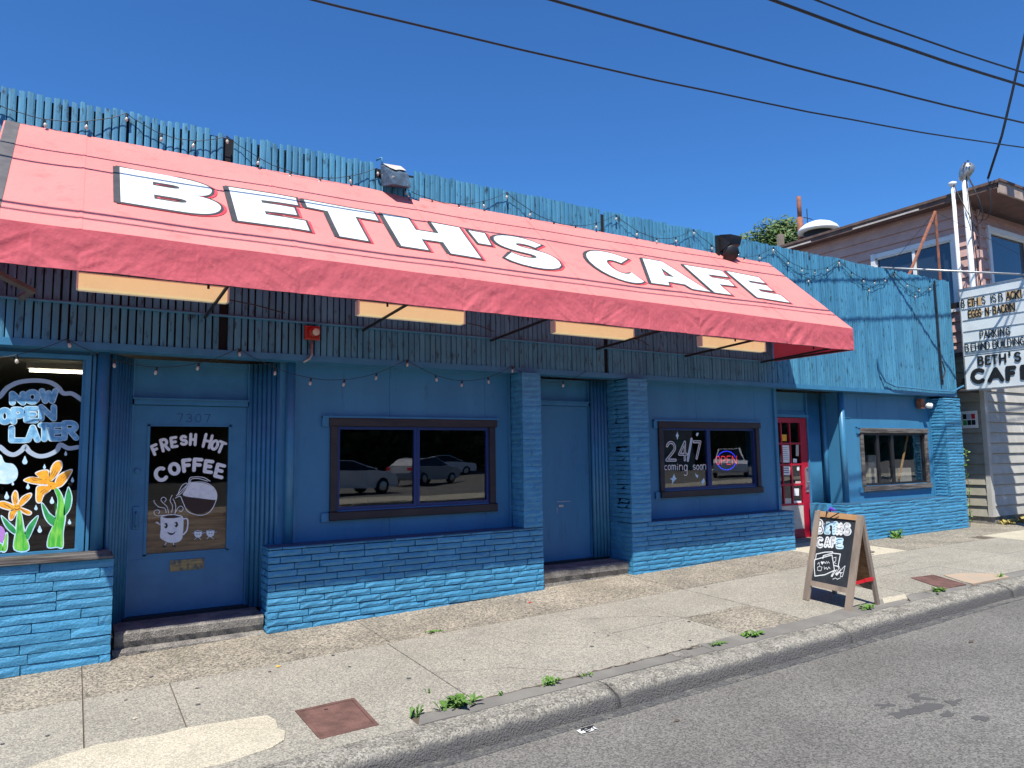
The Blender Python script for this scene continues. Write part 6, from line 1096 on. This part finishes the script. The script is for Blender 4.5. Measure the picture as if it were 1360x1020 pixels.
for i in range(46):
    cx,cy,cz,rr_=-62+5.2*i,-50-7*rr9.random(),4+2.5*rr9.random(),5.5+1.5*rr9.random()
    for k in range(2000):
        d=Vector((rr9.gauss(0,1),rr9.gauss(0,1),rr9.gauss(0,1))).normalized()*rr_*rr9.uniform(.6,1.05); p=Vector((cx,cy,cz))+d
        if p.z<0: continue
        a=Vector((rr9.gauss(0,1),rr9.gauss(0,1),rr9.gauss(0,.6))).normalized()*.7*rr9.uniform(.5,1.2); b=a.orthogonal().normalized()*.45; q=len(v); v+=[p-a,p+b,p+a,p-b]; f.append((q,q+1,q+2,q+3))
o=mk('far_wood',v,f,m_tleaf2); tag(o,'dark wood closing the back of the parking lot across the street','trees',None,'stuff')
t=thing('lot_building','plain tan low building beside the parking lot across the street','building',(44.5,-41,0)); mb=MB(); mb.box(41,48,-43,-40,0,6.2); mb.build('wall',m_fbeige,t)
mb=MB(); mb.box(43,44.2,-39.98,-39.95,1,3.2); mb.build('door',m_brown,t); mb=MB(); mb.box(45.2,47,-39.98,-39.95,1.2,2.8); mb.build('window',m_hglass,t)
# ---------------------------------------------------------------- parked cars across the street
def car(label,x,y,rz_,paint,suv=False):
    z=gz(x,YK)-.0
    t=thing('parked_car',label,'car',(x,y,z),'cars parked across the street'); M_=Matrix.Translation((x,y,z))@Matrix.Rotation(rz_,4,'Z')
    H=1.72 if suv else 1.45; L=4.6
    low=[(-2.3,.38),(-2.32,.62),(-2.2,.92),(-1.6,1.0),(1.0,.98),(1.9,.86),(2.26,.70),(2.3,.42),(2.2,.28),(-2.2,.28)]
    if suv: low=[(-2.3,.40),(-2.34,.7),(-2.28,1.0),(-1.9,1.05),(1.0,1.06),(2.0,.98),(2.28,.82),(2.3,.42),(2.2,.3),(-2.2,.3)]
    roof=[(-2.0,.98),(-1.45,H-.08),(-.9,H),(.2,H),(1.25,.99)] if not suv else [(-2.22,1.04),(-2.0,H-.05),(-1.5,H),(.3,H),(1.25,1.06)]
    def ext(poly,w0,w1,zc,mt,name):
        v=[];f=[];n=len(poly)
        for s in(-1,1):
            for px,pz in poly:
                w=w0 if pz<zc else w1
                v.append(M_@Vector((px,s*w,pz)))
        f=[tuple(range(n-1,-1,-1)),tuple(range(n,2*n))]+[(i,(i+1)%n,n+(i+1)%n,n+i) for i in range(n)]
        return mk(name,v,f,mt,t)
    b=ext(low,.90,.90,9,paint,'body'); r=ext(roof,.80,.62,1.2,paint,'roof')
    g=[(a*.93-.03,zz-.035 if zz>1.2 else zz) for a,zz in roof]
    for s in(-1,1):
        pts=[(px,pz) for px,pz in g]; v=[M_@Vector((px,s*((.81 if pz<1.2 else .645)),pz)) for px,pz in pts]; mk('side_glass',v,[tuple(range(len(v)))],m_cglass,t)
    (x3,z3),(x4,z4)=roof[-2],roof[-1]; v=[M_@Vector(q) for q in((x3+.06,-.55,z3-.05),(x3+.06,.55,z3-.05),(x4-.02,.72,z4+.03),(x4-.02,-.72,z4+.03))]; v=[q+M_.to_3x3()@Vector((.02,0,.02)) for q in v]; mk('windscreen',v,[(0,3,2,1)],m_cglass,t)
    for wx in(-1.42,1.42):
        for s in(-1,1):
            mb=MB(); mb.lathe([(.2,-.10),(.33,-.10),(.34,0),(.33,.10),(.2,.10)],M_@Vector((wx,s*.84,.33)),M_.to_3x3()@Vector((0,s,0)),16); w=mb.build('wheel',m_tyre,t,True)
            mb=MB(); mb.lathe([(.21,0),(.2,.02),(.05,.035)],M_@Vector((wx,s*.935,.33)),M_.to_3x3()@Vector((0,s,0)),12); mb.build('rim',m_rim,w)
    for s in(-1,1):
        mb=MB(); mb.v=[M_@Vector(q) for q in [(2.2,s*.5,.66),(2.2,s*.86,.66),(2.2,s*.86,.78),(2.2,s*.5,.78),(2.29,s*.5,.66),(2.27,s*.86,.66),(2.2,s*.86,.79),(2.22,s*.5,.79)]]; mb.f=[(4,5,6,7),(0,1,2,3)]; mb.build('headlight',m_white,t)
        mb=MB(); mb.v=[M_@Vector(q) for q in [(-2.335,s*.55,.75),(-2.335,s*.88,.75),(-2.30,s*.88,.92),(-2.30,s*.55,.92)]]; mb.f=[(0,1,2,3)]; mb.build('tail_light',m_redc,t)
car('pale silver hatchback parked across the street, mirrored in the double window',9.6,-22.0,R(-14),m_cwhite)
car('grey sedan parked behind the silver hatchback across the street',16.5,-29,R(-32),m_csil)
car('white tall wagon parked far across the street, mirrored in the 24/7 window',33.5,-22.6,R(138),m_cwhite,True)
car('dark sedan parked across the street beyond the wagon',27.2,-25.5,R(150),m_cdark)
car('white sedan parked at the back of the lot',24,-42,R(10),m_cwhite)
# interior light tube seen through the left window
t=thing('ceiling_tube','bare glowing tube light on the ceiling inside the left shop window','light',(-.3,2,2.75))
mb=MB(); mb.box(-.5,.07,1.97,2.03,2.78,2.84); mb.build('fitting',m_offw,t); mb=MB(); mb.tube([(-.47,2,2.755),(.05,2,2.755)],.014,8); mb.build('tube',m_tube,t)
